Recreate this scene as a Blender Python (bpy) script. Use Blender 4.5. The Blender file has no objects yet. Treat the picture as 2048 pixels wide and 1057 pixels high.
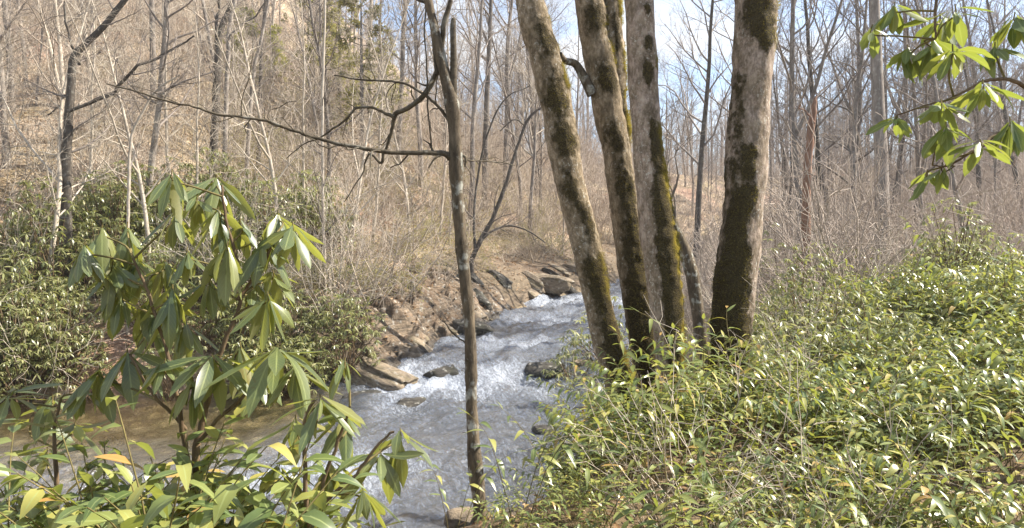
import bpy, math, random
import numpy as np
from mathutils import Vector
R = math.radians
sc = bpy.context.scene
COL = sc.collection
# ------------------------------------------------------------------ camera, world, sun, exposure
F, CX, HY, EYE = 1420.0, 1024.0, 470.0, 1.65      # focal length, centre, horizon (photo pixels), eye height (m)
cam = bpy.data.cameras.new('camera'); cam.sensor_width = 36.0; cam.lens = 36.0 * F / 2048.0
cam.shift_y = -(528.5 - HY) / 2048.0; cam.clip_start = 0.05; cam.clip_end = 2000
camo = bpy.data.objects.new('camera', cam); COL.objects.link(camo)
camo.location = (0, 0, EYE); camo.rotation_euler = (R(90), 0, 0); sc.camera = camo
SUN_EL, SUN_AZ = R(44), R(80)                       # azimuth measured from the view direction (+Y) towards +X
sv = Vector((math.cos(SUN_EL) * math.sin(SUN_AZ), math.cos(SUN_EL) * math.cos(SUN_AZ), math.sin(SUN_EL)))
sl = bpy.data.lights.new('sun', 'SUN'); sl.energy = 5.0; sl.angle = R(0.5); sl.color = (1.0, 0.93, 0.82)
so = bpy.data.objects.new('sun', sl); COL.objects.link(so); so.rotation_euler = sv.to_track_quat('Z', 'Y').to_euler()
w = bpy.data.worlds.new('World'); sc.world = w; w.use_nodes = True
nt = w.node_tree; nt.nodes.clear()
def wn(t): return nt.nodes.new(t)
out = wn('ShaderNodeOutputWorld'); sky = wn('ShaderNodeTexSky'); sky.sky_type = 'NISHITA'; sky.sun_disc = False
sky.sun_elevation = SUN_EL; sky.sun_rotation = SUN_AZ; sky.air_density = 1.0; sky.dust_density = 0.4; sky.ozone_density = 3.0
b1 = wn('ShaderNodeBackground'); b1.inputs[1].default_value = 0.09; nt.links.new(sky.outputs[0], b1.inputs[0])
b2 = wn('ShaderNodeBackground'); b2.inputs[0].default_value = (0.93, 0.96, 1, 1); b2.inputs[1].default_value = 0.40
tc = wn('ShaderNodeTexCoord'); mp = wn('ShaderNodeMapping'); mp.inputs['Scale'].default_value = (1, 1, 2.6)
no = wn('ShaderNodeTexNoise'); no.inputs['Scale'].default_value = 2.6; no.inputs['Detail'].default_value = 7; no.inputs['Roughness'].default_value = 0.6
rp = wn('ShaderNodeValToRGB'); rp.color_ramp.elements[0].position = 0.45; rp.color_ramp.elements[1].position = 0.60
ms = wn('ShaderNodeMixShader')
nt.links.new(tc.outputs['Generated'], mp.inputs[0]); nt.links.new(mp.outputs[0], no.inputs['Vector']); nt.links.new(no.outputs[0], rp.inputs[0])
nt.links.new(rp.outputs[0], ms.inputs[0]); nt.links.new(b1.outputs[0], ms.inputs[1]); nt.links.new(b2.outputs[0], ms.inputs[2]); nt.links.new(ms.outputs[0], out.inputs[0])
sc.view_settings.view_transform = 'Standard'; sc.view_settings.look = 'None'; sc.view_settings.exposure = 1.55; sc.view_settings.gamma = 1
sc.render.engine = 'CYCLES'; sc.cycles.max_bounces = 6; sc.cycles.transparent_max_bounces = 8; sc.cycles.use_denoising = True
sc.cycles.sample_clamp_indirect = 8

# ------------------------------------------------------------------ small numpy helpers
def P(px, py, d): return np.array([(px - CX) / F * d, d, EYE + (HY - py) / F * d])
def norm(v): return v / (np.linalg.norm(v, axis=-1, keepdims=True) + 1e-12)
def _h(ix, iy, iz, s):
    h = (ix.astype(np.int64) * 374761393 + iy.astype(np.int64) * 668265263 + iz.astype(np.int64) * 1103515245 + s * 974711) & 0xffffffff
    h = ((h ^ (h >> 13)) * 1274126177) & 0xffffffff
    h = ((h ^ (h >> 16)) * 2246822519) & 0xffffffff
    return (h ^ (h >> 15)) / 4294967295.0
def vnoise(p, s=0):
    p = np.asarray(p, float); i = np.floor(p); f = p - i; f = f * f * (3 - 2 * f); i = i.astype(np.int64); r = 0
    for a in (0, 1):
        for b in (0, 1):
            for c in (0, 1):
                wt = (f[..., 0] if a else 1 - f[..., 0]) * (f[..., 1] if b else 1 - f[..., 1]) * (f[..., 2] if c else 1 - f[..., 2])
                r = r + wt * _h(i[..., 0] + a, i[..., 1] + b, i[..., 2] + c, s)
    return r * 2 - 1
def fbm(p, s=0, o=4):
    p = np.asarray(p, float); r = 0; a = 0.5
    for k in range(o): r = r + a * vnoise(p * 2 ** k, s + k * 17); a *= 0.5
    return r
def fbm2(x, y, s=0, o=4): return fbm(np.stack([x, y, np.zeros_like(x)], -1), s, o)
def sst(x): x = np.clip(x, 0, 1); return x * x * (3 - 2 * x)
class MB:
    """Collects vertices and quads; build() links them as one mesh object."""
    def __init__(s): s.v = []; s.q = []; s.m = []; s.a = []; s.n = 0
    def add(s, V, Q, mat=0, A=None):
        V = np.asarray(V, float).reshape(-1, 3); Q = np.asarray(Q, np.int64).reshape(-1, 4)
        s.v.append(V); s.q.append(Q + s.n); s.m.append(np.full(len(Q), mat)); s.n += len(V)
        s.a.append(np.zeros((len(V), 3)) if A is None else np.broadcast_to(np.asarray(A, float), (len(V), 3)))
        return s
    def arrays(s): return np.concatenate(s.v), np.concatenate(s.q), np.concatenate(s.m), np.concatenate(s.a)
    def scatter(s, other, locs, rots, scales, rnd=None):
        V, Q, M, A = other.arrays() if isinstance(other, MB) else other
        for k in range(len(locs)):
            c, sn = math.cos(rots[k]), math.sin(rots[k]); sc_ = scales[k]
            W = np.stack([(V[:, 0] * c - V[:, 1] * sn), (V[:, 0] * sn + V[:, 1] * c), V[:, 2]], 1) * sc_ + locs[k]
            s.v.append(W); s.q.append(Q + s.n); s.m.append(M); s.n += len(V)
            s.a.append(A if rnd is None else (A + np.array([rnd[k], 0, 0])))
    def mesh(s, name, mats, smooth=True):
        V, Q, M, A = s.arrays(); me = bpy.data.meshes.new(name)
        me.vertices.add(len(V)); me.vertices.foreach_set('co', V.ravel().astype(np.float32))
        tri = Q[:, 2] == Q[:, 3]
        cnt = np.where(tri, 3, 4); st = np.concatenate([[0], np.cumsum(cnt)[:-1]])
        keep = np.ones(Q.shape, bool); keep[tri, 3] = False
        L = Q[keep]
        me.loops.add(len(L)); me.loops.foreach_set('vertex_index', L.astype(np.int32))
        me.polygons.add(len(Q)); me.polygons.foreach_set('loop_start', st.astype(np.int32))
        me.polygons.foreach_set('material_index', M.astype(np.int32)); me.polygons.foreach_set('use_smooth', np.full(len(Q), smooth))
        at = me.attributes.new('lf', 'FLOAT_VECTOR', 'POINT'); at.data.foreach_set('vector', A.ravel().astype(np.float32))
        for m in (mats if isinstance(mats, (list, tuple)) else [mats]): me.materials.append(m)
        me.update(calc_edges=True); me.validate()
        return me
    def build(s, name, mats, parent=None, smooth=True):
        o = bpy.data.objects.new(name, s.mesh(name, mats, smooth)); COL.objects.link(o)
        if parent is not None: o.parent = parent
        return o
def tag(o, label=None, cat=None, group=None, kind=None):
    if label: o['label'] = label
    if cat: o['category'] = cat
    if group: o['group'] = group
    if kind: o['kind'] = kind
    return o
def empty(name, loc, label, cat, group=None):
    o = bpy.data.objects.new(name, None); COL.objects.link(o); o.location = loc; o.empty_display_size = 0.2
    return tag(o, label, cat, group)
def dup(root, loc, rz, scale, label=None, group=None):
    r = root.copy(); COL.objects.link(r); r.location = loc; r.rotation_euler = (0, 0, rz); r.scale = (scale,) * 3
    if label: r['label'] = label
    if group: r['group'] = group
    for ch in list(root.children):
        c = ch.copy(); COL.objects.link(c); c.parent = r
        for g in list(ch.children):
            d = g.copy(); COL.objects.link(d); d.parent = c
    return r
def tubes(mb, branches, mat=0, rnd=0.0, wob=0.0):
    """branches: list of (pts Nx3, radii N, sides); grouped and swept together."""
    gr = {}
    for pts, rad, sd in branches: gr.setdefault((len(pts), sd), []).append((pts, rad))
    for (n, sd), L in gr.items():
        Pt = np.array([l[0] for l in L], float); Rd = np.array([l[1] for l in L], float)
        T = np.empty_like(Pt); T[:, 1:-1] = Pt[:, 2:] - Pt[:, :-2]; T[:, 0] = Pt[:, 1] - Pt[:, 0]; T[:, -1] = Pt[:, -1] - Pt[:, -2]; T = norm(T)
        mean = norm(Pt[:, -1] - Pt[:, 0]); ref = np.zeros_like(mean); ref[np.arange(len(L)), np.argmin(np.abs(mean), 1)] = 1
        U = norm(np.cross(T, ref[:, None, :])); Vv = np.cross(T, U)
        an = np.arange(sd) * 2 * math.pi / sd
        ring = Pt[:, :, None, :] + Rd[:, :, None, None] * (U[:, :, None, :] * np.cos(an)[None, None, :, None] + Vv[:, :, None, :] * np.sin(an)[None, None, :, None])
        V = ring.reshape(-1, 3)
        B = np.arange(len(L))[:, None, None] * (n * sd); Ri = np.arange(n - 1)[None, :, None] * sd; k = np.arange(sd)[None, None, :]; k2 = (k + 1) % sd
        Q = np.stack([B + Ri + k, B + Ri + k2, B + Ri + sd + k2, B + Ri + sd + k], -1).reshape(-1, 4)
        mb.add(V, Q, mat, (rnd, 0, 0))
def curve(ctrl, n):
    """Catmull-Rom through control rows, resampled to n points."""
    C = np.asarray(ctrl, float); C = np.vstack([2 * C[0] - C[1], C, 2 * C[-1] - C[-2]])
    t = np.linspace(0, len(C) - 3 - 1e-6, n); i = t.astype(int); f = (t - i)[:, None]
    a, b, c, d = C[i], C[i + 1], C[i + 2], C[i + 3]
    return 0.5 * (2 * b + (c - a) * f + (2 * a - 5 * b + 4 * c - d) * f * f + (3 * b - a - 3 * c + d) * f ** 3)
# leaf profiles: half-width along the blade
def prof_rhodo(v): return np.where(v < 0.12, 0.12 + 0.0 * v, np.sin(np.pi * np.clip((v - 0.06) / 0.94, 0, 1) ** 1.1) ** 0.75)
def prof_hobble(v): return np.clip(2.1 * v ** 0.6 * (1 - v) ** 0.95, 0, 1)
def leaves(mb, B, D, N, L, W, droop, k=5, prof=prof_hobble, fold=0.25, mat=0, rnd=None, rng=None, wave=0.0):
    n = len(B); D = norm(D); S = norm(np.cross(D, N)); N = np.cross(S, D)
    v = np.linspace(0, 1, k + 1); wv = np.maximum(prof(v), 0.02); wv[0] = min(wv[0], .12)
    L = np.broadcast_to(L, n)[:, None, None]; W = np.broadcast_to(W, n)[:, None, None] * 0.5; dr = np.broadcast_to(droop, n)[:, None, None]
    c = B[:, None] + L * (D[:, None] * (v - 0.25 * 0)[None, :, None] * (1 - 0.25 * np.abs(dr) * v[None, :, None]) - N[:, None] * dr * (v ** 2)[None, :, None])
    wv = wv[None, :, None]
    ww = 1.0
    if wave and rng is not None: ww = 1 + wave * rng.normal(size=(n, k + 1, 1))
    lf = c - S[:, None] * W * wv * ww + N[:, None] * W * wv * fold; rt = c + S[:, None] * W * wv * ww + N[:, None] * W * wv * fold
    V = np.stack([lf, c, rt], 2).reshape(-1, 3)
    b = np.arange(n)[:, None, None] * (3 * (k + 1)); r = np.arange(k)[None, :, None] * 3; j = np.arange(2)[None, None, :]
    Q = np.stack([b + r + j, b + r + j + 1, b + r + j + 4, b + r + j + 3], -1).reshape(-1, 4)
    if rnd is None: rnd = (rng or np.random.default_rng(1)).random(n)
    A = np.zeros((n, k + 1, 3, 3)); A[..., 0] = np.asarray(rnd)[:, None, None]; A[..., 1] = np.array([-1, 0, 1])[None, None, :]; A[..., 2] = v[None, :, None]
    mb.add(V, Q, mat, A.reshape(-1, 3))

# ------------------------------------------------------------------ materials
class NT:
    def __init__(s, name):
        s.m = bpy.data.materials.new(name); s.m.use_nodes = True; s.t = s.m.node_tree; s.t.nodes.clear(); s.o = s.n('ShaderNodeOutputMaterial')
    def n(s, t, **kw):
        x = s.t.nodes.new(t)
        for k, v in kw.items(): setattr(x, k, v)
        return x
    def l(s, a, b): s.t.links.new(a, b)
    def attr(s, name='lf'):
        a = s.n('ShaderNodeAttribute'); a.attribute_name = name; return a
    def sep(s, a):
        x = s.n('ShaderNodeSeparateXYZ'); s.l(a, x.inputs[0]); return x.outputs
    def coord(s, scale=(1, 1, 1), kind='Object'):
        t = s.n('ShaderNodeTexCoord'); m = s.n('ShaderNodeMapping'); m.inputs['Scale'].default_value = scale; s.l(t.outputs[kind], m.inputs[0]); return m.outputs[0]
    def noise(s, vec, scale, detail=4, rough=0.55, dist=0.0):
        x = s.n('ShaderNodeTexNoise'); x.inputs['Scale'].default_value = scale; x.inputs['Detail'].default_value = detail
        x.inputs['Roughness'].default_value = rough; x.inputs['Distortion'].default_value = dist; s.l(vec, x.inputs['Vector']); return x.outputs[0]
    def ramp(s, fac, stops):
        x = s.n('ShaderNodeValToRGB'); e = x.color_ramp.elements
        while len(e) < len(stops): e.new(0.5)
        for i, (p, c) in enumerate(stops):
            e[i].position = p; e[i].color = (*(c if isinstance(c, (tuple, list)) else (c, c, c)), 1)
        s.l(fac, x.inputs[0]); return x.outputs[0]
    def mix(s, fac, a, b, mode='MIX'):
        x = s.n('ShaderNodeMix', data_type='RGBA', blend_type=mode)
        for v, i in ((fac, 0), (a, 6), (b, 7)):
            if hasattr(v, 'links'): s.l(v, x.inputs[i])
            elif i == 0: x.inputs[0].default_value = v
            else: x.inputs[i].default_value = (*v, 1)
        return x.outputs[2]
    def math(s, op, a, b=0.5):
        x = s.n('ShaderNodeMath', operation=op)
        for v, i in ((a, 0), (b, 1)):
            if hasattr(v, 'links'): s.l(v, x.inputs[i])
            else: x.inputs[i].default_value = v
        return x.outputs[0]
    def bump(s, h, strength=0.5, dist=0.02):
        x = s.n('ShaderNodeBump'); x.inputs['Strength'].default_value = strength; x.inputs['Distance'].default_value = dist; s.l(h, x.inputs['Height']); return x.outputs[0]
    def pbr(s, col, rough=0.8, normal=None, spec=0.3):
        x = s.n('ShaderNodeBsdfPrincipled')
        if hasattr(col, 'links'): s.l(col, x.inputs['Base Color'])
        else: x.inputs['Base Color'].default_value = (*col, 1)
        if hasattr(rough, 'links'): s.l(rough, x.inputs['Roughness'])
        else: x.inputs['Roughness'].default_value = rough
        x.inputs['Specular IOR Level'].default_value = spec
        if normal is not None: s.l(normal, x.inputs['Normal'])
        return x.outputs[0]
    def done(s, sh): s.l(sh, s.o.inputs[0]); return s.m
def leaf_mat(name, stops, under, trans, rough=0.32, tfac=0.35, spec=0.5, rib=(0.35, 0.4, 0.15), ribw=0.1, veins=False):
    t = NT(name); a = t.sep(t.attr().outputs['Vector'])
    oi = t.n('ShaderNodeObjectInfo'); r = t.math('FRACT', t.math('ADD', a[0], t.math('MULTIPLY', oi.outputs['Random'], 0.37)), 0)
    col = t.ramp(r, stops)
    g = t.n('ShaderNodeNewGeometry')
    if veins:
        vv = t.math('SINE', t.math('SUBTRACT', t.math('MULTIPLY', a[2], 70), t.math('MULTIPLY', t.math('ABSOLUTE', a[1]), 14)), 0)
        col = t.mix(t.math('MULTIPLY', t.math('GREATER_THAN', vv, 0.8), 0.22), col, rib)
        n1 = t.noise(t.coord(), 38, 4, 0.6); n2 = t.noise(t.coord(), 11, 3)
        col = t.mix(t.ramp(n2, [(0.35, 0.0), (0.7, 0.45)]), col, (0.20, 0.20, 0.06)); col = t.mix(t.ramp(n1, [(0.66, 0), (0.72, 0.7)]), col, (0.12, 0.07, 0.025))
    edge = t.math('LESS_THAN', t.math('ABSOLUTE', a[1]), ribw)
    col = t.mix(t.math('MULTIPLY', edge, 0.6), col, rib)
    col2 = t.mix(g.outputs['Backfacing'], col, under)
    rg = t.math('ADD', t.math('MULTIPLY', g.outputs['Backfacing'], 0.3), rough)
    p = t.pbr(col2, rg, None, spec)
    tr = t.n('ShaderNodeBsdfTranslucent'); tcol = t.mix(0.55, col, trans); t.l(tcol, tr.inputs[0])
    mx = t.n('ShaderNodeMixShader'); mx.inputs[0].default_value = tfac; t.l(p, mx.inputs[1]); t.l(tr.outputs[0], mx.inputs[2])
    return t.done(mx.outputs[0])
def bark_mat(name, dark, light, scale=(18, 18, 4), lichen=0.0, var=0.35, bump=0.5):
    t = NT(name); v = t.coord(scale); n1 = t.noise(v, 1.0, 6, 0.65); oi = t.n('ShaderNodeObjectInfo')
    col = t.mix(t.ramp(n1, [(0.3, 0), (0.7, 1)]), dark, light)
    if lichen:
        n2 = t.noise(t.coord((9, 9, 7)), 1.3, 5, 0.6); col = t.mix(t.math('MULTIPLY', t.ramp(n2, [(0.55, 0), (0.64, 1)]), lichen), col, (0.48, 0.48, 0.42))
    n3 = t.noise(t.coord((1.1, 1.1, 1.1)), 2.0, 3)
    col = t.mix(t.math('MULTIPLY', t.ramp(n3, [(0.4, 0), (0.7, 1)]), 0.5), col, tuple(c * 0.45 for c in dark))
    hs = t.n('ShaderNodeHueSaturation'); t.l(col, hs.inputs['Color']); t.l(t.math('ADD', t.math('MULTIPLY', oi.outputs['Random'], var * 2), 1 - var), hs.inputs['Value'])
    return t.done(t.pbr(hs.outputs[0], 0.85, t.bump(n1, bump, 0.015), 0.2))
def main_bark(name, k, film):
    t = NT(name); v = t.coord((1, 1, 1)); a = t.sep(t.attr().outputs['Vector'])
    f1 = t.noise(t.coord((26, 26, 9)), 1.6, 6, 0.7); f2 = t.noise(t.coord((5, 5, 3.5)), 1.4, 4, 0.6); f3 = t.noise(t.coord((40, 40, 34)), 1.0, 4, 0.6)
    col = t.mix(t.ramp(f1, [(0.3, 0), (0.68, 1)]), (0.13 * k, 0.096 * k, 0.06 * k ** 1.3), (0.40 * k, 0.315 * k, 0.215 * k ** 1.9))
    col = t.mix(t.math('MULTIPLY', t.ramp(f2, [(0.38, 0), (0.6, 1)]), 0.55), col, (0.19, 0.145, 0.085))
    f4 = t.noise(t.coord((14, 14, 10)), 1.0, 6, 0.7); col = t.mix(t.math('MULTIPLY', t.ramp(f4, [(0.46, 0), (0.6, 1)]), 0.6), col, (0.075, 0.055, 0.032)); col = t.mix(t.math('MULTIPLY', t.ramp(f4, [(0.34, 1), (0.45, 0)]), 0.5), col, (0.46, 0.39, 0.29))
    li = t.math('MULTIPLY', t.ramp(f3, [(0.56, 0), (0.64, 1)]), t.ramp(t.noise(v, 3.1, 3), [(0.4, 0.1), (0.6, 0.9)]))
    col = t.mix(t.math('MULTIPLY', li, 0.8), col, (0.55, 0.53, 0.46))
    mo = t.math('ADD', a[0], t.math('MULTIPLY', t.math('SUBTRACT', t.noise(t.coord((1, 1, 0.8)), 16, 6, 0.65), 0.5), 1.15))
    mo = t.math('ADD', mo, t.math('MULTIPLY', t.math('SUBTRACT', t.noise(t.coord((1, 1, 0.7)), 5, 5, 0.7), 0.5), 0.9)); mk = t.ramp(mo, [(0.12, 0), (0.34, film), (0.54, 1)])
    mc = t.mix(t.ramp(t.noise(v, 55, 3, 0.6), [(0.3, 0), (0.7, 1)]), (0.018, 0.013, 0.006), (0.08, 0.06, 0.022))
    mc = t.mix(a[1], mc, (0.24, 0.18, 0.02))  # moss turned golden on the right edge: sun's rim light put into its colour
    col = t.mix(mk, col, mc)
    hh = t.math('ADD', t.math('MULTIPLY', f1, 0.6), t.math('MULTIPLY', t.noise(v, 70, 3), t.math('ADD', mk, 0.1)))
    return t.done(t.pbr(col, 0.9, t.bump(hh, 0.8, 0.02), 0.15))
def ground_mat():
    t = NT('leaf_litter_ground'); v = t.coord(); a = t.sep(t.attr().outputs['Vector'])     # lf = (rockiness, wetness, near bank)
    vo = t.n('ShaderNodeTexVoronoi'); vo.inputs['Scale'].default_value = 14; t.l(v, vo.inputs['Vector'])
    lit = t.ramp(t.sep(vo.outputs['Color'])[0], [(0.0, (0.15, 0.10, 0.065)), (0.3, (0.30, 0.22, 0.15)), (0.6, (0.40, 0.305, 0.215)), (0.85, (0.5, 0.41, 0.31)), (1, (0.26, 0.15, 0.09))])
    big = t.noise(v, 0.35, 5, 0.6); lit = t.mix(t.ramp(big, [(0.4, 0), (0.62, 0.7)]), lit, (0.20, 0.16, 0.075))
    pk = t.noise(v, 0.21, 3); lit = t.mix(t.ramp(pk, [(0.52, 0), (0.66, 0.55)]), lit, (0.36, 0.2, 0.15))
    rk = t.mix(t.ramp(t.noise(t.coord((2, 2, 9)), 1.2, 6, 0.65), [(0.3, 0), (0.7, 1)]), (0.03, 0.024, 0.017), (0.21, 0.16, 0.11))
    col = t.mix(a[0], lit, rk)
    vb = t.n('ShaderNodeTexVoronoi'); vb.inputs['Scale'].default_value = 3.2; t.l(v, vb.inputs['Vector'])
    bed = t.ramp(t.sep(vb.outputs['Color'])[1], [(0, (0.26, 0.20, 0.115)), (0.5, (0.46, 0.36, 0.215)), (1, (0.62, 0.52, 0.36))])
    bed = t.mix(t.ramp(vb.outputs['Distance'], [(0.25, 0), (0.5, 0.6)]), bed, (0.14, 0.105, 0.06))
    col = t.mix(a[1], col, bed)
    nb = t.mix(t.ramp(t.noise(v, 5, 5), [(0.35, 0), (0.65, 1)]), (0.045, 0.032, 0.018), (0.15, 0.10, 0.055))
    col = t.mix(t.math('MULTIPLY', a[2], 0.75), col, nb)
    return t.done(t.pbr(col, 0.9, t.bump(t.noise(v, 12, 5, 0.7), 0.7, 0.05), 0.2))
def rock_mat(name, dark, light, mossc):
    t = NT(name); v = t.coord(kind='Object'); oi = t.n('ShaderNodeObjectInfo')
    n1 = t.noise(t.coord((1.5, 1.5, 9)), 2.0, 7, 0.7, 0.6); n2 = t.noise(v, 2.4, 5, 0.65); n3 = t.noise(v, 40, 3)
    col = t.mix(t.ramp(n1, [(0.33, 0), (0.66, 1)]), dark, light)
    col = t.mix(t.math('MULTIPLY', t.ramp(n2, [(0.5, 0), (0.62, 1)]), 0.7), col, mossc)
    col = t.mix(t.math('MULTIPLY', t.ramp(t.noise(v, 7, 4), [(0.58, 0), (0.66, 1)]), 0.5), col, (0.45, 0.43, 0.38))
    wt = t.sep(t.attr().outputs['Vector'])[0]; col = t.mix(t.math('MULTIPLY', wt, 0.8), col, (0.02, 0.016, 0.01))
    return t.done(t.pbr(col, t.math('SUBTRACT', 0.74, t.math('MULTIPLY', wt, 0.45)), t.bump(t.math('ADD', n1, t.math('MULTIPLY', n3, 0.3)), 0.9, 0.05), 0.35))
def water_mat():
    t = NT('stream_water'); v = t.coord(); a = t.sep(t.attr().outputs['Vector'])       # lf = (foam, calm, depth)
    fl = t.n('ShaderNodeVectorRotate', rotation_type='Z_AXIS'); fl.inputs['Angle'].default_value = R(-28); t.l(v, fl.inputs[0])
    mp = t.n('ShaderNodeMapping'); mp.inputs['Scale'].default_value = (2.6, 1.0, 1.5); t.l(fl.outputs[0], mp.inputs[0])
    w1 = t.noise(mp.outputs[0], 3.2, 6, 0.68, 0.5); w2 = t.noise(mp.outputs[0], 13, 5, 0.7, 0.5)
    hh = t.math('ADD', w1, t.math('MULTIPLY', w2, 0.5))
    b = t.n('ShaderNodeBump'); b.inputs['Distance'].default_value = 0.2; t.l(hh, b.inputs['Height'])
    t.l(t.math('SUBTRACT', 0.85, t.math('MULTIPLY', a[1], 0.68)), b.inputs['Strength'])
    fr = t.n('ShaderNodeFresnel'); fr.inputs[0].default_value = 1.333; t.l(b.outputs[0], fr.inputs['Normal'])
    gl = t.n('ShaderNodeBsdfGlossy'); gl.inputs['Roughness'].default_value = 0.08; t.l(b.outputs[0], gl.inputs['Normal'])
    tp = t.n('ShaderNodeBsdfTransparent'); tp.inputs[0].default_value = (0.93, 0.91, 0.80, 1)
    df = t.n('ShaderNodeBsdfDiffuse'); df.inputs[0].default_value = (0.25, 0.28, 0.335, 1); t.l(b.outputs[0], df.inputs['Normal'])
    m0 = t.n('ShaderNodeMixShader'); t.l(a[2], m0.inputs[0]); t.l(tp.outputs[0], m0.inputs[1]); t.l(df.outputs[0], m0.inputs[2])
    m1 = t.n('ShaderNodeMixShader'); t.l(t.math('MINIMUM', t.math('MULTIPLY', fr.outputs[0], 2.3), 1.0), m1.inputs[0]); t.l(m0.outputs[0], m1.inputs[1]); t.l(gl.outputs[0], m1.inputs[2])
    mp2 = t.n('ShaderNodeMapping'); mp2.inputs['Scale'].default_value = (3.0, 1.0, 2.0); t.l(fl.outputs[0], mp2.inputs[0])
    fn = t.noise(mp2.outputs[0], 6.0, 9, 0.8, 1.0)
    fm = t.ramp(t.math('ADD', t.math('SUBTRACT', fn, 0.5), t.math('SUBTRACT', t.math('MULTIPLY', a[0], 0.75), 0.385)), [(0.0, 0), (0.22, 1)])
    rn = t.noise(mp2.outputs[0], 1.5, 4, 0.6, 1.8); rd = t.math('SUBTRACT', 1.0, t.math('MULTIPLY', t.math('ABSOLUTE', t.math('SUBTRACT', rn, 0.5)), 9.0))
    ln = t.math('MULTIPLY', t.ramp(rd, [(0.35, 0), (0.95, 1)]), t.ramp(t.math('MULTIPLY', fn, t.math('ADD', a[0], .35)), [(0.36, 0), (0.62, .75)])); fm = t.math('MAXIMUM', fm, ln)
    fo = t.n('ShaderNodeBsdfDiffuse'); fo.inputs[0].default_value = (0.52, 0.56, 0.63, 1); t.l(b.outputs[0], fo.inputs['Normal'])
    m2 = t.n('ShaderNodeMixShader'); t.l(fm, m2.inputs[0]); t.l(m1.outputs[0], m2.inputs[1]); t.l(fo.outputs[0], m2.inputs[2])
    return t.done(m2.outputs[0])
M_GROUND = ground_mat(); M_WATER = water_mat(); M_MAIN = main_bark('mossy_bark', 1.0, .38); M_MAINP = main_bark('pale_mossy_bark', 1.25, .16)
M_THIN = bark_mat('lichen_bark', (0.045, 0.034, 0.022), (0.21, 0.165, 0.11), (30, 30, 9), 0.8, 0.05, 0.7)
M_DARKBR = bark_mat('dark_branch_bark', (0.045, 0.036, 0.024), (0.13, 0.105, 0.07), (30, 30, 30), 0.2, 0.05)
M_TREE = bark_mat('grey_bark', (0.12, 0.10, 0.085), (0.31, 0.27, 0.23), (14, 14, 3), 0.3, 0.35)
M_DKTREE = bark_mat('dark_bark', (0.05, 0.042, 0.034), (0.15, 0.125, 0.10), (14, 14, 3), 0.25, 0.2)
M_TWIG = bark_mat('grey_twig', (0.17, 0.14, 0.12), (0.33, 0.285, 0.245), (5, 5, 5), 0, 0.3, 0.0)
M_BRUSH = bark_mat('brush_twig', (0.28, 0.225, 0.175), (0.54, 0.455, 0.365), (3, 3, 3), 0, 0.2, 0.0)
M_PINK = bark_mat('grey_pink_twig', (0.25, 0.20, 0.165), (0.48, 0.405, 0.335), (3, 3, 3), 0, 0.2, 0.0)
M_PALE = bark_mat('bleached_twig', (0.36, 0.30, 0.23), (0.58, 0.51, 0.42), (8, 8, 8), 0, 0.1, 0.1)
M_SNAG = bark_mat('reddish_snag_wood', (0.16, 0.085, 0.055), (0.36, 0.22, 0.15), (20, 20, 4), 0, 0.1, 0.5)
M_STEM = bark_mat('shrub_stem', (0.09, 0.06, 0.035), (0.23, 0.16, 0.09), (30, 30, 12), 0, 0.1, 0.3)
M_GSTEM = bark_mat('green_stem', (0.10, 0.085, 0.03), (0.24, 0.19, 0.075), (20, 20, 20), 0, 0.15, 0.0)
M_ROCK = rock_mat('layered_rock', (0.06, 0.046, 0.032), (0.32, 0.25, 0.17), (0.13, 0.105, 0.055))
M_LEDGE = rock_mat('ledge_rock_face', (0.035, 0.026, 0.018), (0.25, 0.185, 0.12), (0.19, 0.125, 0.075))
M_WETROCK = rock_mat('wet_rock', (0.014, 0.013, 0.012), (0.075, 0.065, 0.05), (0.035, 0.035, 0.018))
M_RHODO = leaf_mat('rhododendron_leaf', [(0, (0.05, 0.085, 0.05)), (0.4, (0.075, 0.115, 0.058)), (0.75, (0.105, 0.145, 0.06)), (0.93, (0.2, 0.21, 0.06)), (1, (0.28, 0.23, 0.07))], (0.2, 0.2, 0.09), (0.5, 0.5, 0.05), 0.36, 0.42, 0.8, veins=True)
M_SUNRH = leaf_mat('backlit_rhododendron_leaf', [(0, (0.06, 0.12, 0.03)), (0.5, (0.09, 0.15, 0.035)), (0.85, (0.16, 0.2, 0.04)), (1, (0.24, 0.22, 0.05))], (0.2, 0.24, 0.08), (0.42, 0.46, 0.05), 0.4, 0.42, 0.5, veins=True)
M_HOBBLE = leaf_mat('dog_hobble_leaf', [(0, (0.075, 0.115, 0.04)), (0.35, (0.145, 0.185, 0.055)), (0.7, (0.26, 0.28, 0.08)), (0.93, (0.42, 0.37, 0.095)), (1, (0.42, 0.23, 0.08))], (0.20, 0.25, 0.10), (0.5, 0.52, 0.06), 0.36, 0.34, 0.7)
M_THICK = leaf_mat('thicket_leaf', [(0, (0.11, 0.13, 0.05)), (0.4, (0.21, 0.22, 0.085)), (0.8, (0.33, 0.32, 0.14)), (1, (0.44, 0.40, 0.21))], (0.2, 0.2, 0.09), (0.4, 0.42, 0.08), 0.36, 0.38, 0.8)
M_EVER = leaf_mat('olive_foliage', [(0, (0.22, 0.21, 0.07)), (0.6, (0.36, 0.33, 0.12)), (1, (0.48, 0.42, 0.18))], (0.2, 0.19, 0.08), (0.55, 0.5, 0.14), 0.6, 0.5, 0.2)
M_YELLOW = leaf_mat('yellow_green_foliage', [(0, (0.28, 0.30, 0.05)), (0.6, (0.42, 0.42, 0.08)), (1, (0.55, 0.5, 0.12))], (0.4, 0.4, 0.1), (0.6, 0.6, 0.1), 0.6, 0.4, 0.2)
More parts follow.
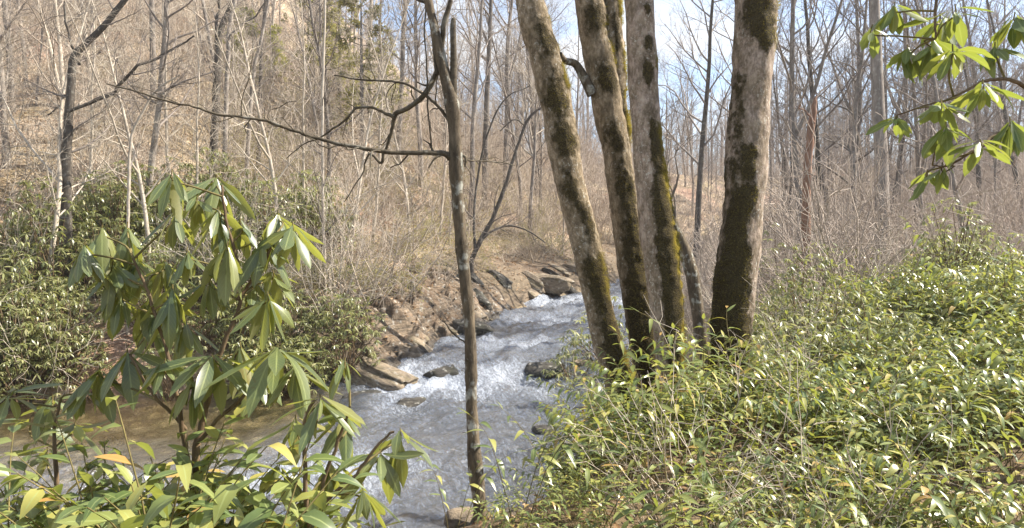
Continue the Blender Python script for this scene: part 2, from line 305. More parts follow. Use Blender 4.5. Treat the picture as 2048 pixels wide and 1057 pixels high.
M_LITTER = leaf_mat('dead_leaf', [(0, (0.12, 0.06, 0.03)), (0.4, (0.26, 0.15, 0.08)), (0.75, (0.38, 0.25, 0.15)), (1, (0.48, 0.36, 0.24))], (0.34, 0.25, 0.17), (0.4, 0.22, 0.1), 0.75, 0.2, 0.2)
M_MOSS = leaf_mat('moss_tuft', [(0, (0.10, 0.085, 0.012)), (0.6, (0.2, 0.165, 0.02)), (1, (0.32, 0.25, 0.03))], (0.2, 0.17, 0.03), (0.5, 0.4, 0.03), 0.8, 0.5, 0.1)

# ------------------------------------------------------------------ terrain and stream
NB = np.array([(30, 58), (16, 45), (9, 35), (5.2, 28), (3.8, 22), (2.7, 16), (1.5, 12), (0.1, 9.3), (-2, 7.2), (-6, 5.6), (-14, 4.6), (-45, 2)], float)
FB = np.array([(34, 66), (20, 54), (8, 39), (3.9, 31.5), (1.8, 28.8), (-0.3, 25), (-1.5, 22), (-2.4, 18.9), (-3.3, 17), (-7, 15.3), (-12, 14.5), (-20, 13.5), (-45, 11)], float)
def sdist(poly, X, Y):
    best = np.full(X.shape, 1e9); sg = np.zeros(X.shape)
    for a, b in zip(poly[:-1], poly[1:]):
        d = b - a; t = np.clip(((X - a[0]) * d[0] + (Y - a[1]) * d[1]) / (d @ d), 0, 1)
        ex, ey = X - a[0] - t * d[0], Y - a[1] - t * d[1]; dd = np.hypot(ex, ey); cr = d[0] * ey - d[1] * ex
        m = dd < best; best = np.where(m, dd, best); sg = np.where(m, np.sign(cr), sg)
    return best * sg
def dF(X, Y): return -sdist(FB, X, Y)      # > 0 on the far bank
def dN(X, Y): return sdist(NB, X, Y)       # > 0 on the near bank
def level(X, Y):
    s = np.interp(Y + 0.10 * X, [0, 12, 16.4, 18.2, 23, 28, 45, 70], [-1.92, -1.85, -1.80, -1.45, -1.22, -0.92, -0.1, 0.6])
    return s
def height(X, Y):
    X = np.asarray(X, float); Y = np.asarray(Y, float)
    f, n, W = dF(X, Y), dN(X, Y), level(X, Y)
    bump = fbm2(X * 0.35, Y * 0.35, 3, 4); fine = fbm2(X * 1.3, Y * 1.3, 9, 3)
    bed = W - 0.08 - np.minimum(0.42, 0.22 * np.maximum(0, -np.maximum(f, n))) + 0.10 * fine
    up = np.maximum(f, 0)
    farz = W - 0.08 + 0.58 * sst(up / 1.0) + 0.38 * np.minimum(up, 4) + 0.34 * np.clip(up - 4, 0, 5) + 0.56 * np.maximum(up - 8, 0)
    cap = np.interp(X - 0.10 * (Y - 50), [-60, -32, -22, -13, -6, 2, 15, 40], [60, 28, 19, 13, 10.5, 9.5, 9.0, 10])
    k = 2.5; farz = -k * np.log(np.exp(-np.minimum(farz, 80) / k) + np.exp(-cap / k))
    farz = farz + bump * np.clip(up * 0.18, 0, 1.0) + 0.18 * fine * sst(up)
    un = np.maximum(n, 0)
    nearz = W - 0.08 + (-(W - 0.08)) * sst(un / 3.9) + 0.21 * np.maximum(X - 3.0, 0) * sst(un / 4) * sst((14 - Y) / 9 + 0.4) + 0.13 * np.clip(Y - 24, 0, 60) * sst(un / 6) + np.clip(X - 14, 0, 50) * 0.06
    nearz = nearz + bump * np.clip(un * 0.07, 0, 0.5) + 0.05 * fine * sst(un)
    return np.where(f > 0, farz, np.where(n > 0, nearz, bed))
def hz(x, y): return float(height(np.array([x]), np.array([y]))[0])
def ground():
    u = np.linspace(-1, 1, 361); xs = np.sign(u) * (np.abs(u) * 16 + np.abs(u) ** 4 * 230); v = np.linspace(0, 1, 401); ys = -14 + v * 52 + v ** 5 * 260
    X, Y = np.meshgrid(xs, ys); Z = height(X, Y); f, n, W = dF(X, Y), dN(X, Y), level(X, Y)
    V = np.stack([X, Y, Z], -1).reshape(-1, 3); r, c = X.shape
    i = (np.arange(r - 1)[:, None] * c + np.arange(c - 1)[None]).ravel(); Q = np.stack([i, i + 1, i + c + 1, i + c], 1)
    rock = np.maximum(sst((1.1 - f) / .6), .85 * sst((3.6 - f) / .8) * sst((Y - 24.5) / 1.5)) * (f > -0.3) * sst((X + 5.5) / 2)
    A = np.stack([rock, sst((W + 0.02 - Z) / 0.1), sst(n / 1.0) * sst((26 - Y) / 10)], -1).reshape(-1, 3)
    o = MB().add(V, Q, 0, A).build('ground', M_GROUND); tag(o, kind='structure')
ground()
def foam_at(X, Y):
    """Foam where the current breaks: below the ledge, around rocks, along the rapids."""
    f, n = dF(X, Y), dN(X, Y)
    s = Y + 0.10 * X
    fo = 0.08 * sst((s - 9) / 6) + 0.34
    fo += 0.26 * np.exp(-((s - 16.3) / 1.5) ** 2) * sst((-n) / 3.0)
    fo += 0.12 * np.exp(-((s - 20) / 1.0) ** 2) + 0.14 * np.exp(-((s - 23.5) / 1.0) ** 2) + 0.2 * np.exp(-((s - 27.8) / 1.8) ** 2)
    fo -= 0.42 * np.exp(-((X + 1.2) ** 2 + (Y - 21.6) ** 2) / 1.6)
    fo += 0.25 * np.exp(-((X + 2.6) ** 2 / 6 + (Y - 10.5) ** 2 / 2.5))
    fo -= 0.5 * sst((-2.2 - X) / 3.5) * sst((Y - 9.6) / 4)
    fo += 0.16 * fbm2(X * 0.8, Y * 0.5, 21, 3)
    return np.clip(fo, 0, 1)
def water():
    xs = np.arange(-16, 12, 0.075); ys = np.arange(3.4, 36, 0.075); X, Y = np.meshgrid(xs, ys); f, n = dF(X, Y), dN(X, Y); W = level(X, Y); fo = foam_at(X, Y)
    calm = sst((-1.8 - X) / 4) * sst((Y - 8.8) / 5)
    ca, sa = math.cos(R(28)), math.sin(R(28)); u = X * ca - Y * sa; v = X * sa + Y * ca
    amp = (0.10 + 0.30 * fo) * (1 - 0.85 * calm)
    Z = W + amp * (fbm2(u * 2.4, v * 1.1, 31, 4)) + 0.5 * amp * np.abs(fbm2(u * 4.5, v * 2.3, 37, 3))
    ok = (f < 0.5) & (n < 0.5)
    r, c = X.shape; i = (np.arange(r - 1)[:, None] * c + np.arange(c - 1)[None]); m = ok[:-1, :-1] & ok[1:, 1:] & ok[:-1, 1:] & ok[1:, :-1]; i = i[m]
    Q = np.stack([i, i + 1, i + c + 1, i + c], 1)
    us, inv = np.unique(Q, return_inverse=True); Q = inv.reshape(Q.shape)
    dep = np.clip(0.25 + 0.5 * fo - 0.35 * calm, 0, 0.8)
    V = np.stack([X, Y, Z], -1).reshape(-1, 3)[us]; A = np.stack([fo, calm, dep], -1).reshape(-1, 3)[us]
    o = MB().add(V, Q, 0, A).build('stream_water', M_WATER); tag(o, kind='structure')
water()

# ------------------------------------------------------------------ rocks
def _sphere(nu=34, nv=22):
    th = np.linspace(0, math.pi, nv); ph = np.arange(nu) * 2 * math.pi / nu
    V = np.stack([np.sin(th)[:, None] * np.cos(ph), np.sin(th)[:, None] * np.sin(ph), np.cos(th)[:, None] * np.ones(nu)], -1).reshape(-1, 3)
    i = np.arange(nv - 1)[:, None] * nu; k = np.arange(nu)[None]; k2 = (k + 1) % nu
    return V, np.stack([i + k, i + nu + k, i + nu + k2, i + k2], -1).reshape(-1, 4)
SPH = _sphere()
def rock_mesh(seed, dims, box=0.55, layers=0.0, rough=0.16):
    V, Q = SPH; rng = np.random.default_rng(seed)
    p = np.sign(V) * np.abs(V) ** box; p = p / np.maximum(np.abs(p).max(1, keepdims=True), 1e-6) * (0.45 + 0.55 * np.abs(V).max(1, keepdims=True)) if box < 0.5 else p
    p = p * (1 + rough * 2 * fbm(V * 1.7 + seed * 3.1, seed, 4)[:, None])
    for _ in range(5):
        nrm = norm(rng.normal(size=3)); d = 0.62 + 0.25 * rng.random(); e = np.maximum(p @ nrm - d, 0); p = p - e[:, None] * nrm * 0.85
    if layers: p[:, :2] *= (1 + layers * np.sign(np.sin(p[:, 2:3] * 7 + 1.5 * p[:, :1] + seed)) * 0.5)
    p = p + 0.05 * fbm(V * 6 + seed, seed + 5, 3)[:, None] * norm(V)
    return MB().add(p * np.array(dims) * 0.5, Q)
def rock(name, seed, loc, dims, rot, mat, label, group=None, layers=0.0, box=0.6, cat='rock'):
    o = rock_mesh(seed, dims, box, layers).build(name, mat); o.location = loc; o.rotation_euler = rot
    return tag(o, label, cat, group)
def onwater(px, py):
    """Point of the stream surface seen at a photo pixel."""
    d = 10.0
    for _ in range(40):
        x = (px - CX) / F * d; z = float(level(np.array([x]), np.array([d]))[0]); d = 0.5 * d + 0.5 * (EYE - z) * F / (py - HY)
    return np.array([(px - CX) / F * d, d, z])
p = onwater(1092, 745); rock('boulder', 11, p + [0, 0, .05], (1.0, .75, .42), (0, R(4), R(10)), M_WETROCK, 'dark flat boulder standing in the middle of the rapids, water all around it')
p = onwater(945, 668); rock('boulder', 12, p + [0, .1, .08], (1.25, .9, .55), (0, R(12), R(-14)), M_WETROCK, 'dark wedge-shaped boulder in the stream half hidden behind the slender tree')
p = onwater(1163, 727); rock('boulder', 13, p + [0, 0, .02], (.6, .5, .2), (0, 0, R(30)), M_ROCK, 'small brown stone barely above the water beside the leftmost mossy trunk')
p = onwater(722, 795); rock('boulder', 14, p + [0, 0, -.10], (.9, .7, .35), (R(5), R(-8), R(20)), M_WETROCK, 'wet stone in the white water just below the rock ledge')
p = onwater(822, 798); rock('boulder', 15, p + [0, 0, -.17], (.9, .7, .38), (0, R(6), R(80)), M_WETROCK, 'rounded dark stone half drowned in foam below the small fall')
p = onwater(880, 738); rock('boulder', 16, p + [0, 0, -.2], (1.2, .8, .5), (0, R(-6), R(25)), M_WETROCK, 'half drowned stone with water sliding over it left of the slender tree')
p = onwater(1085, 857); rock('boulder', 17, p + [0, 0, -.06], (.6, .4, .22), (0, 0, R(70)), M_WETROCK, 'low wet stone breaking the ripples in the near part of the stream')
rng = np.random.default_rng(5)
def ledge_off(x, y):
    """Tilted strata of the far bank: each layer breaks off in a face towards the viewer."""
    f = dF(x, y); a = y * .85 + x * .53; nz_ = fbm2(x * .9, y * .9, 71, 3); r = 0
    for per, amp, sk, sd in ((1.0, .36, .45, 0), (.33, .13, .38, 5)):
        t = (a + sk * f + .5 * nz_ + .12 * fbm2(x * 3, y * 3, 80 + sd, 2)) / per; k = np.floor(t); fr = t - k
        r = r + amp * (.35 + .9 * _h(k, np.floor(f * .45 + 3 + .8 * nz_), k * 0, 90 + sd)) * (1 - fr) * sst(fr / .05)
    env = sst((f + .35) / .3) * sst((2.7 - f + .8 * nz_) / 1.0) * sst((y - 16.1) / .6) * sst((26.5 - y) / 2.0)
    return env * (r + .05 * fbm2(x * 5, y * 5, 95, 3)) - .02 * (1 - env)
def ledge():
    xs = np.arange(-6.5, 3, .045); ys = np.arange(15.8, 27, .045); X, Y = np.meshgrid(xs, ys); f = dF(X, Y); ok = (f > -.45) & (f < 3.2); off = ledge_off(X, Y); ok &= off > -.015
    Z = height(X, Y) + off; c = X.shape[1]; m = ok[:-1, :-1] & ok[1:, 1:] & ok[:-1, 1:] & ok[1:, :-1]; i = (np.arange(X.shape[0] - 1)[:, None] * c + np.arange(c - 1)[None])[m]
    Q = np.stack([i, i + 1, i + c + 1, i + c], 1); us, inv = np.unique(Q, return_inverse=True); V = np.stack([X, Y, Z], -1).reshape(-1, 3)[us]
    wet = sst((level(V[:, 0], V[:, 1]) + .22 + .1 * fbm2(V[:, 0] * 3, V[:, 1] * 3, 12) - V[:, 2]) / .12); tag(MB().add(V, inv.reshape(Q.shape), 0, np.column_stack([wet, wet * 0, wet * 0])).build('rock_ledge', M_LEDGE, None, True), 'long tilted brown rock ledge with dark cracks running down the far bank into the rapids', 'rock ledge')
ledge()
k = 0
for y0 in np.arange(18.6, 31.6, .8):
    for lay in range(1):
        far = y0 > 24.5; off = .15 + lay * rng.uniform(.6, 1.0) + rng.uniform(0, .6) + (rng.uniform(0, 1.8) if far else 0); yy = y0 + rng.normal(0, .15)
        xx = np.interp(yy, FB[::-1, 1], FB[::-1, 0]) - off * .62; yy += off * .3; z = hz(xx, yy); l = rng.uniform(.6, 2.2) ** 1.0; wd = rng.uniform(.4, .95); th = rng.uniform(.14, .34) * (1.8 if far else 1)
        lab, g = ('tan rock slab in the tilted ledges that line the far bank of the stream', 'rock ledges on the far bank') if not far else ('grey rock in the jumble on the far bank where the stream bends away', 'rocks at the stream bend')
        rock('ledge_rock', 40 + k, (xx, yy, z - th * .22), (l, wd, th), (R(rng.normal(-4, 8)), R(26 + rng.normal(0, 6)), R(-34 + rng.normal(0, 20))), M_WETROCK if (far and rng.random() < .5) else M_ROCK, lab, g, 0.12, 0.5); k += 1
x, y = -3.05, 17.0; rock('ledge_rock', 38, (x, y, hz(x, y) + .12), (2.7, 1.5, .62), (R(-6), R(15), R(-24)), M_ROCK, 'big pale rock slab at the lip of the small fall, lowest of the far ledges', None, 0.12, 0.5)
x, y = 1.5, 29.2; rock('boulder', 39, (x, y, hz(x, y) + .2), (2.2, 1.4, .8), (R(-6), R(10), R(-20)), M_ROCK, 'large pale boulder at the head of the visible stream on the far bank', None, 0.1, 0.5)
x, y = -.30, 4.5; rock('boulder', 80, (x, y, hz(x, y) + .0), (.24, .2, .2), (0, 0, R(15)), M_ROCK, 'squarish brown stone at the foot of the slender tree, bottom of the view')
x, y = .03, 4.6; rock('boulder', 81, (x, y, hz(x, y) - .03), (.26, .2, .14), (0, 0, R(50)), M_ROCK, 'low earthy stone just right of the slender tree foot')

# ------------------------------------------------------------------ mossy trunks in front
def trunk_profile(rows, depth, ztop, lean=0.0, flare=0.35, gx=None):
    """rows: (py, x_left, x_right) in photo pixels at the given depth; gives centre line and radii down to the ground."""
    pts = []; rad = []
    for py, a, b in rows:
        c = P((a + b) / 2, py, depth); pts.append(c); rad.append((b - a) / 2 / F * depth)
    pts = np.array(pts)[::-1]; rad = np.array(rad)[::-1]           # bottom to top
    d = (pts[1] - pts[0]) / (pts[1][2] - pts[0][2]); gz = hz(pts[0][0], depth) - 0.15
    foot = pts[0] + d * (gz - pts[0][2]); 
    if pts[0][2] - gz > 0.1: pts = np.vstack([foot, pts]); rad = np.concatenate([[rad[0] * (1 + flare)], rad])
    d = (pts[-1] - pts[-3]) / (pts[-1][2] - pts[-3][2]); top = []
    for k in (0.35, 0.7, 1.0):
        dz = (ztop - pts[-1][2]) * k; top.append(pts[-1] + d * dz * np.array([.8, .8, 1]))
    rad = np.concatenate([rad, [rad[-1] * .9, rad[-1] * .72, rad[-1] * .5]]); pts = np.vstack([pts, top])
    z = np.linspace(pts[0, 2], ztop, int((ztop - pts[0, 2]) / 0.03)); 
    C = curve(np.column_stack([pts, rad]), 400)
    x = np.interp(z, C[:, 2], C[:, 0]); y = np.interp(z, C[:, 2], C[:, 1]) + lean * (z - z[0]); r = np.interp(z, C[:, 2], C[:, 3])
    return np.stack([x, y, z], 1), r
def mossy_trunk(root, prof, depth, patches, edge, seed, sides=44, base_moss=0.0, bark=None):
    C, r = prof; an = np.arange(sides) * 2 * math.pi / sides; n = len(C)
    dirs = np.stack([np.cos(an), np.sin(an), 0 * an], 1)
    nz_ = fbm(np.concatenate([C[:, None] * [1, 1, 1.3] + dirs[None] * 0.22], 0).reshape(-1, 3) * 2.4, seed, 4).reshape(n, sides)
    nf = fbm((C[:, None] + dirs[None] * r[:, None, None]).reshape(-1, 3) * [14, 14, 6], seed + 9, 3).reshape(n, sides)
    RR = r[:, None] * (1 + 0.17 * nz_ + 0.09 * nf) * (1 + np.exp(-np.maximum(C[:, 2] - C[0, 2] - .15, 0) / .22)[:, None] * (.35 + .22 * np.cos(an * 5 + seed)[None]))
    V = C[:, None] + dirs[None] * RR[..., None]
    py = HY - (C[:, 2] - EYE) * F / C[:, 1]
    u = dirs[:, 0]; facing = -dirs[:, 1]
    moss = np.zeros((n, sides))
    for (mx, my, sx, sy, amt) in patches:          # patch centre across (-1..1) and along (photo row), on the side towards the stream path
        moss += amt * np.exp(-((u[None] - mx) / sx) ** 2 - ((py[:, None] - my) / sy) ** 2) * (facing[None] > -0.5)
    moss += 0.35 * np.clip(vnoise(V.reshape(-1, 3) * [2.3, 2.3, 1.4], seed + 3).reshape(n, sides), 0, 1) * (facing[None] < 0.2)
    up = sst((py[:, None] - 380) / 450); moss += base_moss * up * sst(0.7 + u[None] * 0.5)
    e = np.zeros((n, sides))
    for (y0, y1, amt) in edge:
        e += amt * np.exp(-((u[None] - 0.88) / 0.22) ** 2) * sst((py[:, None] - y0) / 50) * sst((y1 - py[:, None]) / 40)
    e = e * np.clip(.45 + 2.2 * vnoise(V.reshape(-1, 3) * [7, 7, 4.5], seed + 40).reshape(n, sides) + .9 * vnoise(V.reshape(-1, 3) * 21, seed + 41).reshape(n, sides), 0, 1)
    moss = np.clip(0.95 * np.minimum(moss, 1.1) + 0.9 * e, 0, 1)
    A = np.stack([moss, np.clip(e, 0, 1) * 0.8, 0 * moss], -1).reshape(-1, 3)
    V = V + dirs[None] * ((.016 + .02 * np.clip(vnoise(V.reshape(-1, 3) * 26, seed + 50).reshape(n, sides), -.6, 1)) * moss)[..., None]
    i = np.arange(n - 1)[:, None] * sides; k = np.arange(sides)[None]; k2 = (k + 1) % sides
    Q = np.stack([i + k, i + k2, i + sides + k2, i + sides + k], -1).reshape(-1, 4)
    MB().add(V.reshape(-1, 3), Q, 0, A).build('trunk', bark or M_MAIN, root)
    # moss tufts along the sunlit edge
    rng = np.random.default_rng(seed); wts = (np.clip(e, 0, 1) ** 1.2 + 0.05 * (moss > .6)).ravel(); wts = wts * (np.repeat(C[:, 2], sides) < 4.6)
    if wts.sum() > 0:
        m = 5200; idx = rng.choice(len(wts), m, p=wts / wts.sum()); B = V.reshape(-1, 3)[idx] + rng.normal(0, .008, (m, 3))
        D = np.repeat(dirs[None], n, 0).reshape(-1, 3)[idx] + rng.normal(0, .5, (m, 3)) + [0, 0, -.15]
        mb = MB(); leaves(mb, B, D, norm(rng.normal(size=(m, 3))), rng.uniform(.010, .030, m), rng.uniform(.005, .010, m), 0.2, 1, lambda v: 1 - v * .8, 0, 0, None, rng); mb.build('moss', M_MOSS, root)
    return V
def limbs(base, n, seed, length, r0, zrange=None):
    """Ascending bare limbs with twigs for a crown; returns branch tuples."""
    return grow(np.random.default_rng(seed), base, n, length, r0)
def wander(rng, p, d, L, r, k, up=0.05, jit=0.16, tip=0.25):
    pts = [p]; rad = [r]; d = d / np.linalg.norm(d)
    for i in range(k):
        d = d + rng.normal(0, jit, 3) + [0, 0, up]; d = d / np.linalg.norm(d); p = p + d * L / k; pts.append(p); rad.append(r * (1 - (1 - tip) * (i + 1) / k))
    return np.array(pts), np.array(rad)
def perp(rng, d, ang):
    a = rng.normal(size=3); a = a - d * (a @ d); a /= np.linalg.norm(a); return d * math.cos(ang) + a * math.sin(ang)
def crown(rng, trunk_pts, trunk_r, n1, L1, f0=0.35, sub=(5, 5), ang=(35, 65), up=0.07, rmin=0.004, twl=1.0):
    br = []; N = len(trunk_pts) - 1
    for i in range(n1):
        t = f0 + (1 - f0) * ((i + rng.random()) / n1); x = t * N; k = min(int(x), N - 1); p = trunk_pts[k] * (1 - x + k) + trunk_pts[k + 1] * (x - k); rr = np.interp(x, range(N + 1), trunk_r)
        d0 = norm(trunk_pts[k + 1] - trunk_pts[k]); d = perp(rng, d0, R(rng.uniform(*ang))); L = L1 * (1.15 - 0.75 * (t - f0) / (1 - f0 + 1e-6)) * rng.uniform(.6, 1.15); r1 = min(rr * .5, 0.016 * L + .006)
        a, ra = wander(rng, p, d, L, r1, 6, up, 0.15); br.append((a, ra, 5))
        for j in range(sub[0]):
            s = rng.uniform(.25, 1) * 5.99; q = int(s); pp = a[q] * (1 - s + q) + a[q + 1] * (s - q); dd = perp(rng, norm(a[q + 1] - a[q]), R(rng.uniform(25, 60))); L2 = L * rng.uniform(.3, .55)
            b, rb = wander(rng, pp, dd, L2, max(rmin * 1.4, np.interp(s, range(7), ra) * .6), 4, up, .18); br.append((b, rb, 3))
            for m in range(sub[1]):
                s2 = rng.uniform(.15, 1) * 3.99; q2 = int(s2); p3 = b[q2] * (1 - s2 + q2) + b[q2 + 1] * (s2 - q2); d3 = perp(rng, norm(b[q2 + 1] - b[q2]), R(rng.uniform(20, 65)))
                c_, rc = wander(rng, p3, d3, L2 * rng.uniform(.35, .75) * twl, rmin, 3, up * .6, .2, .5); br.append((c_, rc, 3))
    return br
T1 = [(0, 1033, 1092), (100, 1055, 1118), (200, 1079, 1143), (350, 1106, 1168), (500, 1144, 1204), (600, 1167, 1223), (711, 1192, 1249), (790, 1212, 1272)]
T2 = [(0, 1150, 1210), (100, 1165, 1226), (200, 1184, 1246), (350, 1212, 1267), (500, 1233, 1288), (600, 1247, 1300), (700, 1262, 1312), (780, 1278, 1322)]
T2B = [(0, 1204, 1238), (100, 1210, 1247), (200, 1219, 1252), (300, 1226, 1262), (400, 1228, 1264)]
T3 = [(0, 1252, 1310), (100, 1257, 1314), (200, 1261, 1318), (350, 1272, 1331), (500, 1286, 1356), (620, 1301, 1364), (740, 1316, 1368), (800, 1324, 1370)]
T4 = [(0, 1473, 1550), (100, 1468, 1548), (200, 1465, 1540), (300, 1454, 1535), (400, 1450, 1526), (500, 1441, 1519), (600, 1430, 1510), (700, 1426, 1499), (770, 1424, 1496)]
def main_tree(name, rows, depth, patches, edge, seed, label, lean=0.0, base_moss=.5, bark=None):
    pr = trunk_profile(rows, depth, 10.5, lean); b = pr[0][0].copy(); root = empty(name, (0, 0, 0), label, 'tree')
    mossy_trunk(root, pr, depth, patches, edge, seed, base_moss=base_moss, bark=bark)
    rng = np.random.default_rng(seed); mb = MB(); tubes(mb, crown(rng, pr[0][::20], pr[1][::20], 12, 3.2, 0.62, (4, 4), (30, 60), .08, .005)); mb.build('crown', M_TREE, root)
    root.location = b
    for c in root.children: c.location = -b
    return root, pr
tr1, pr1 = main_tree('mossy_tree', T1, 7.4, [(.2, 90, .9, 60, .65), (.0, 205, .8, 40, .9), (.1, 285, .8, 32, .9), (-.2, 380, .7, 45, .6), (.5, 440, .5, 40, .6), (.2, 540, .9, 40, .75), (.3, 640, .7, 70, .5), (.3, 740, .8, 70, .6)], [(-40, 260, .5), (480, 790, .6)], 1, 'leftmost of the big mossy trunks, leaning left with streaked olive-brown bark', .01)
tr2, pr2 = main_tree('mossy_tree', T2, 7.65, [(.0, 45, .9, 40, .7), (.1, 165, .7, 32, .95), (-.1, 275, .9, 35, .65), (.2, 370, .9, 50, .8), (.2, 480, .8, 80, .65), (.2, 620, 1.2, 90, .9), (.2, 740, 1.2, 90, .9)], [(-40, 150, .8)], 2, 'forked mossy trunk with dark base, second from left in the leaning clump', .01)
def add_stem(root, rows, depth, seed):
    pr = trunk_profile(rows, depth, 9.5, 0, 0); k = pr[0][:, 2] > (EYE + (HY - 420) / F * depth); pr = (pr[0][k], pr[1][k])
    tmp = bpy.data.objects.new('tmp', None)
    n0 = set(root.children); V = mossy_trunk(root, pr, depth, [(.2, 60, .6, 60, .6), (.2, 250, .7, 90, .6)], [(-40, 300, .9)], seed, 30)
    for c in set(root.children) - n0: c.location = -root.location; c.name = {'trunk': 'forked_stem'}.get(c.name.split('.')[0], c.name)
    bpy.data.objects.remove(tmp)
add_stem(tr2, T2B, 7.72, 22)
# bent snag limb on the left of the second trunk
mb = MB(); d = 7.6; c = curve([(*P(1185, 190, d), .06), (*P(1165, 150, d), .05), (*P(1150, 128, d), .042), (*P(1130, 122, d - .1), .036), (*P(1120, 108, d - .2), .025)], 14); tubes(mb, [(c[:, :3], c[:, 3], 9)]); o = mb.build('limb', M_THIN, tr2); o.location = -tr2.location
tr3, pr3 = main_tree('mossy_tree', T3, 7.0, [(.3, 25, .35, 14, .8), (.3, 92, .4, 18, .9), (.15, 150, .4, 32, 1.1), (.3, 250, .3, 50, .4), (.4, 315, .5, 60, .85), (.35, 420, .6, 60, 1.), (.2, 490, .6, 40, .9), (.35, 590, .65, 90, 1.1), (.4, 720, .7, 90, 1.)], [(230, 790, 1.3), (70, 180, .6)], 3, 'upright pale trunk edged with rim-lit yellow moss, third from left in the clump', .012, .25, M_MAINP)
tr4, pr4 = main_tree('mossy_tree', T4, 7.3, [(-.1, 40, .75, 55, 1.2), (.3, 90, .4, 30, .7), (-.85, 175, .3, 50, .6), (-.75, 255, .35, 40, .6), (-.2, 310, .4, 22, 1.), (-.15, 345, .35, 16, 1.), (-.85, 345, .3, 50, .5), (-.05, 395, .5, 22, 1.3), (-.4, 420, .5, 40, .8), (-.35, 520, .6, 60, 1.), (-.5, 600, .8, 70, 1.1), (-.2, 690, 1., 60, 1.1), (-.6, 460, .4, 40, .6), (0, 780, 1.2, 60, .8)], [(-40, 120, .35)], 4, 'thickest mossy trunk standing apart on the right, grey bark with black moss patches', .0, .15, M_MAINP)
# dark leaning trunk behind
def plain_tree(name, rows, depth, ztop, mat, label, seed, n1=10, L1=2.4, f0=.4, tmat=None, sub=(4, 4), cat='tree', up=.07):
    pr = trunk_profile(rows, depth, ztop, 0, .3); C, r = pr; C = C[::5]; r = r[::5]; b = C[0].copy(); root = empty(name, b, label, cat); rng = np.random.default_rng(seed)
    C = C + np.column_stack([fbm(np.column_stack([C[:, 2] * .8, C[:, 2] * 0 + seed, C[:, 2] * 0]), seed) * r * 1.4, r * 0, r * 0])
    mb = MB(); tubes(mb, [(C - b, r, 10)]); mb.build('trunk', mat, root)
    if n1: mb = MB(); tubes(mb, crown(rng, C - b, r, n1, L1, f0, sub, (30, 65), up, .0045)); mb.build('crown', tmat or M_TWIG, root)
    return root
plain_tree('leaning_tree', [(440, 1330, 1352), (500, 1348, 1374), (560, 1366, 1394), (640, 1388, 1414)], 9.2, 3.2, M_THIN, 'short dark trunk leaning behind the gap between the third and fourth mossy trunks', 31, 5, 1.2, .6)

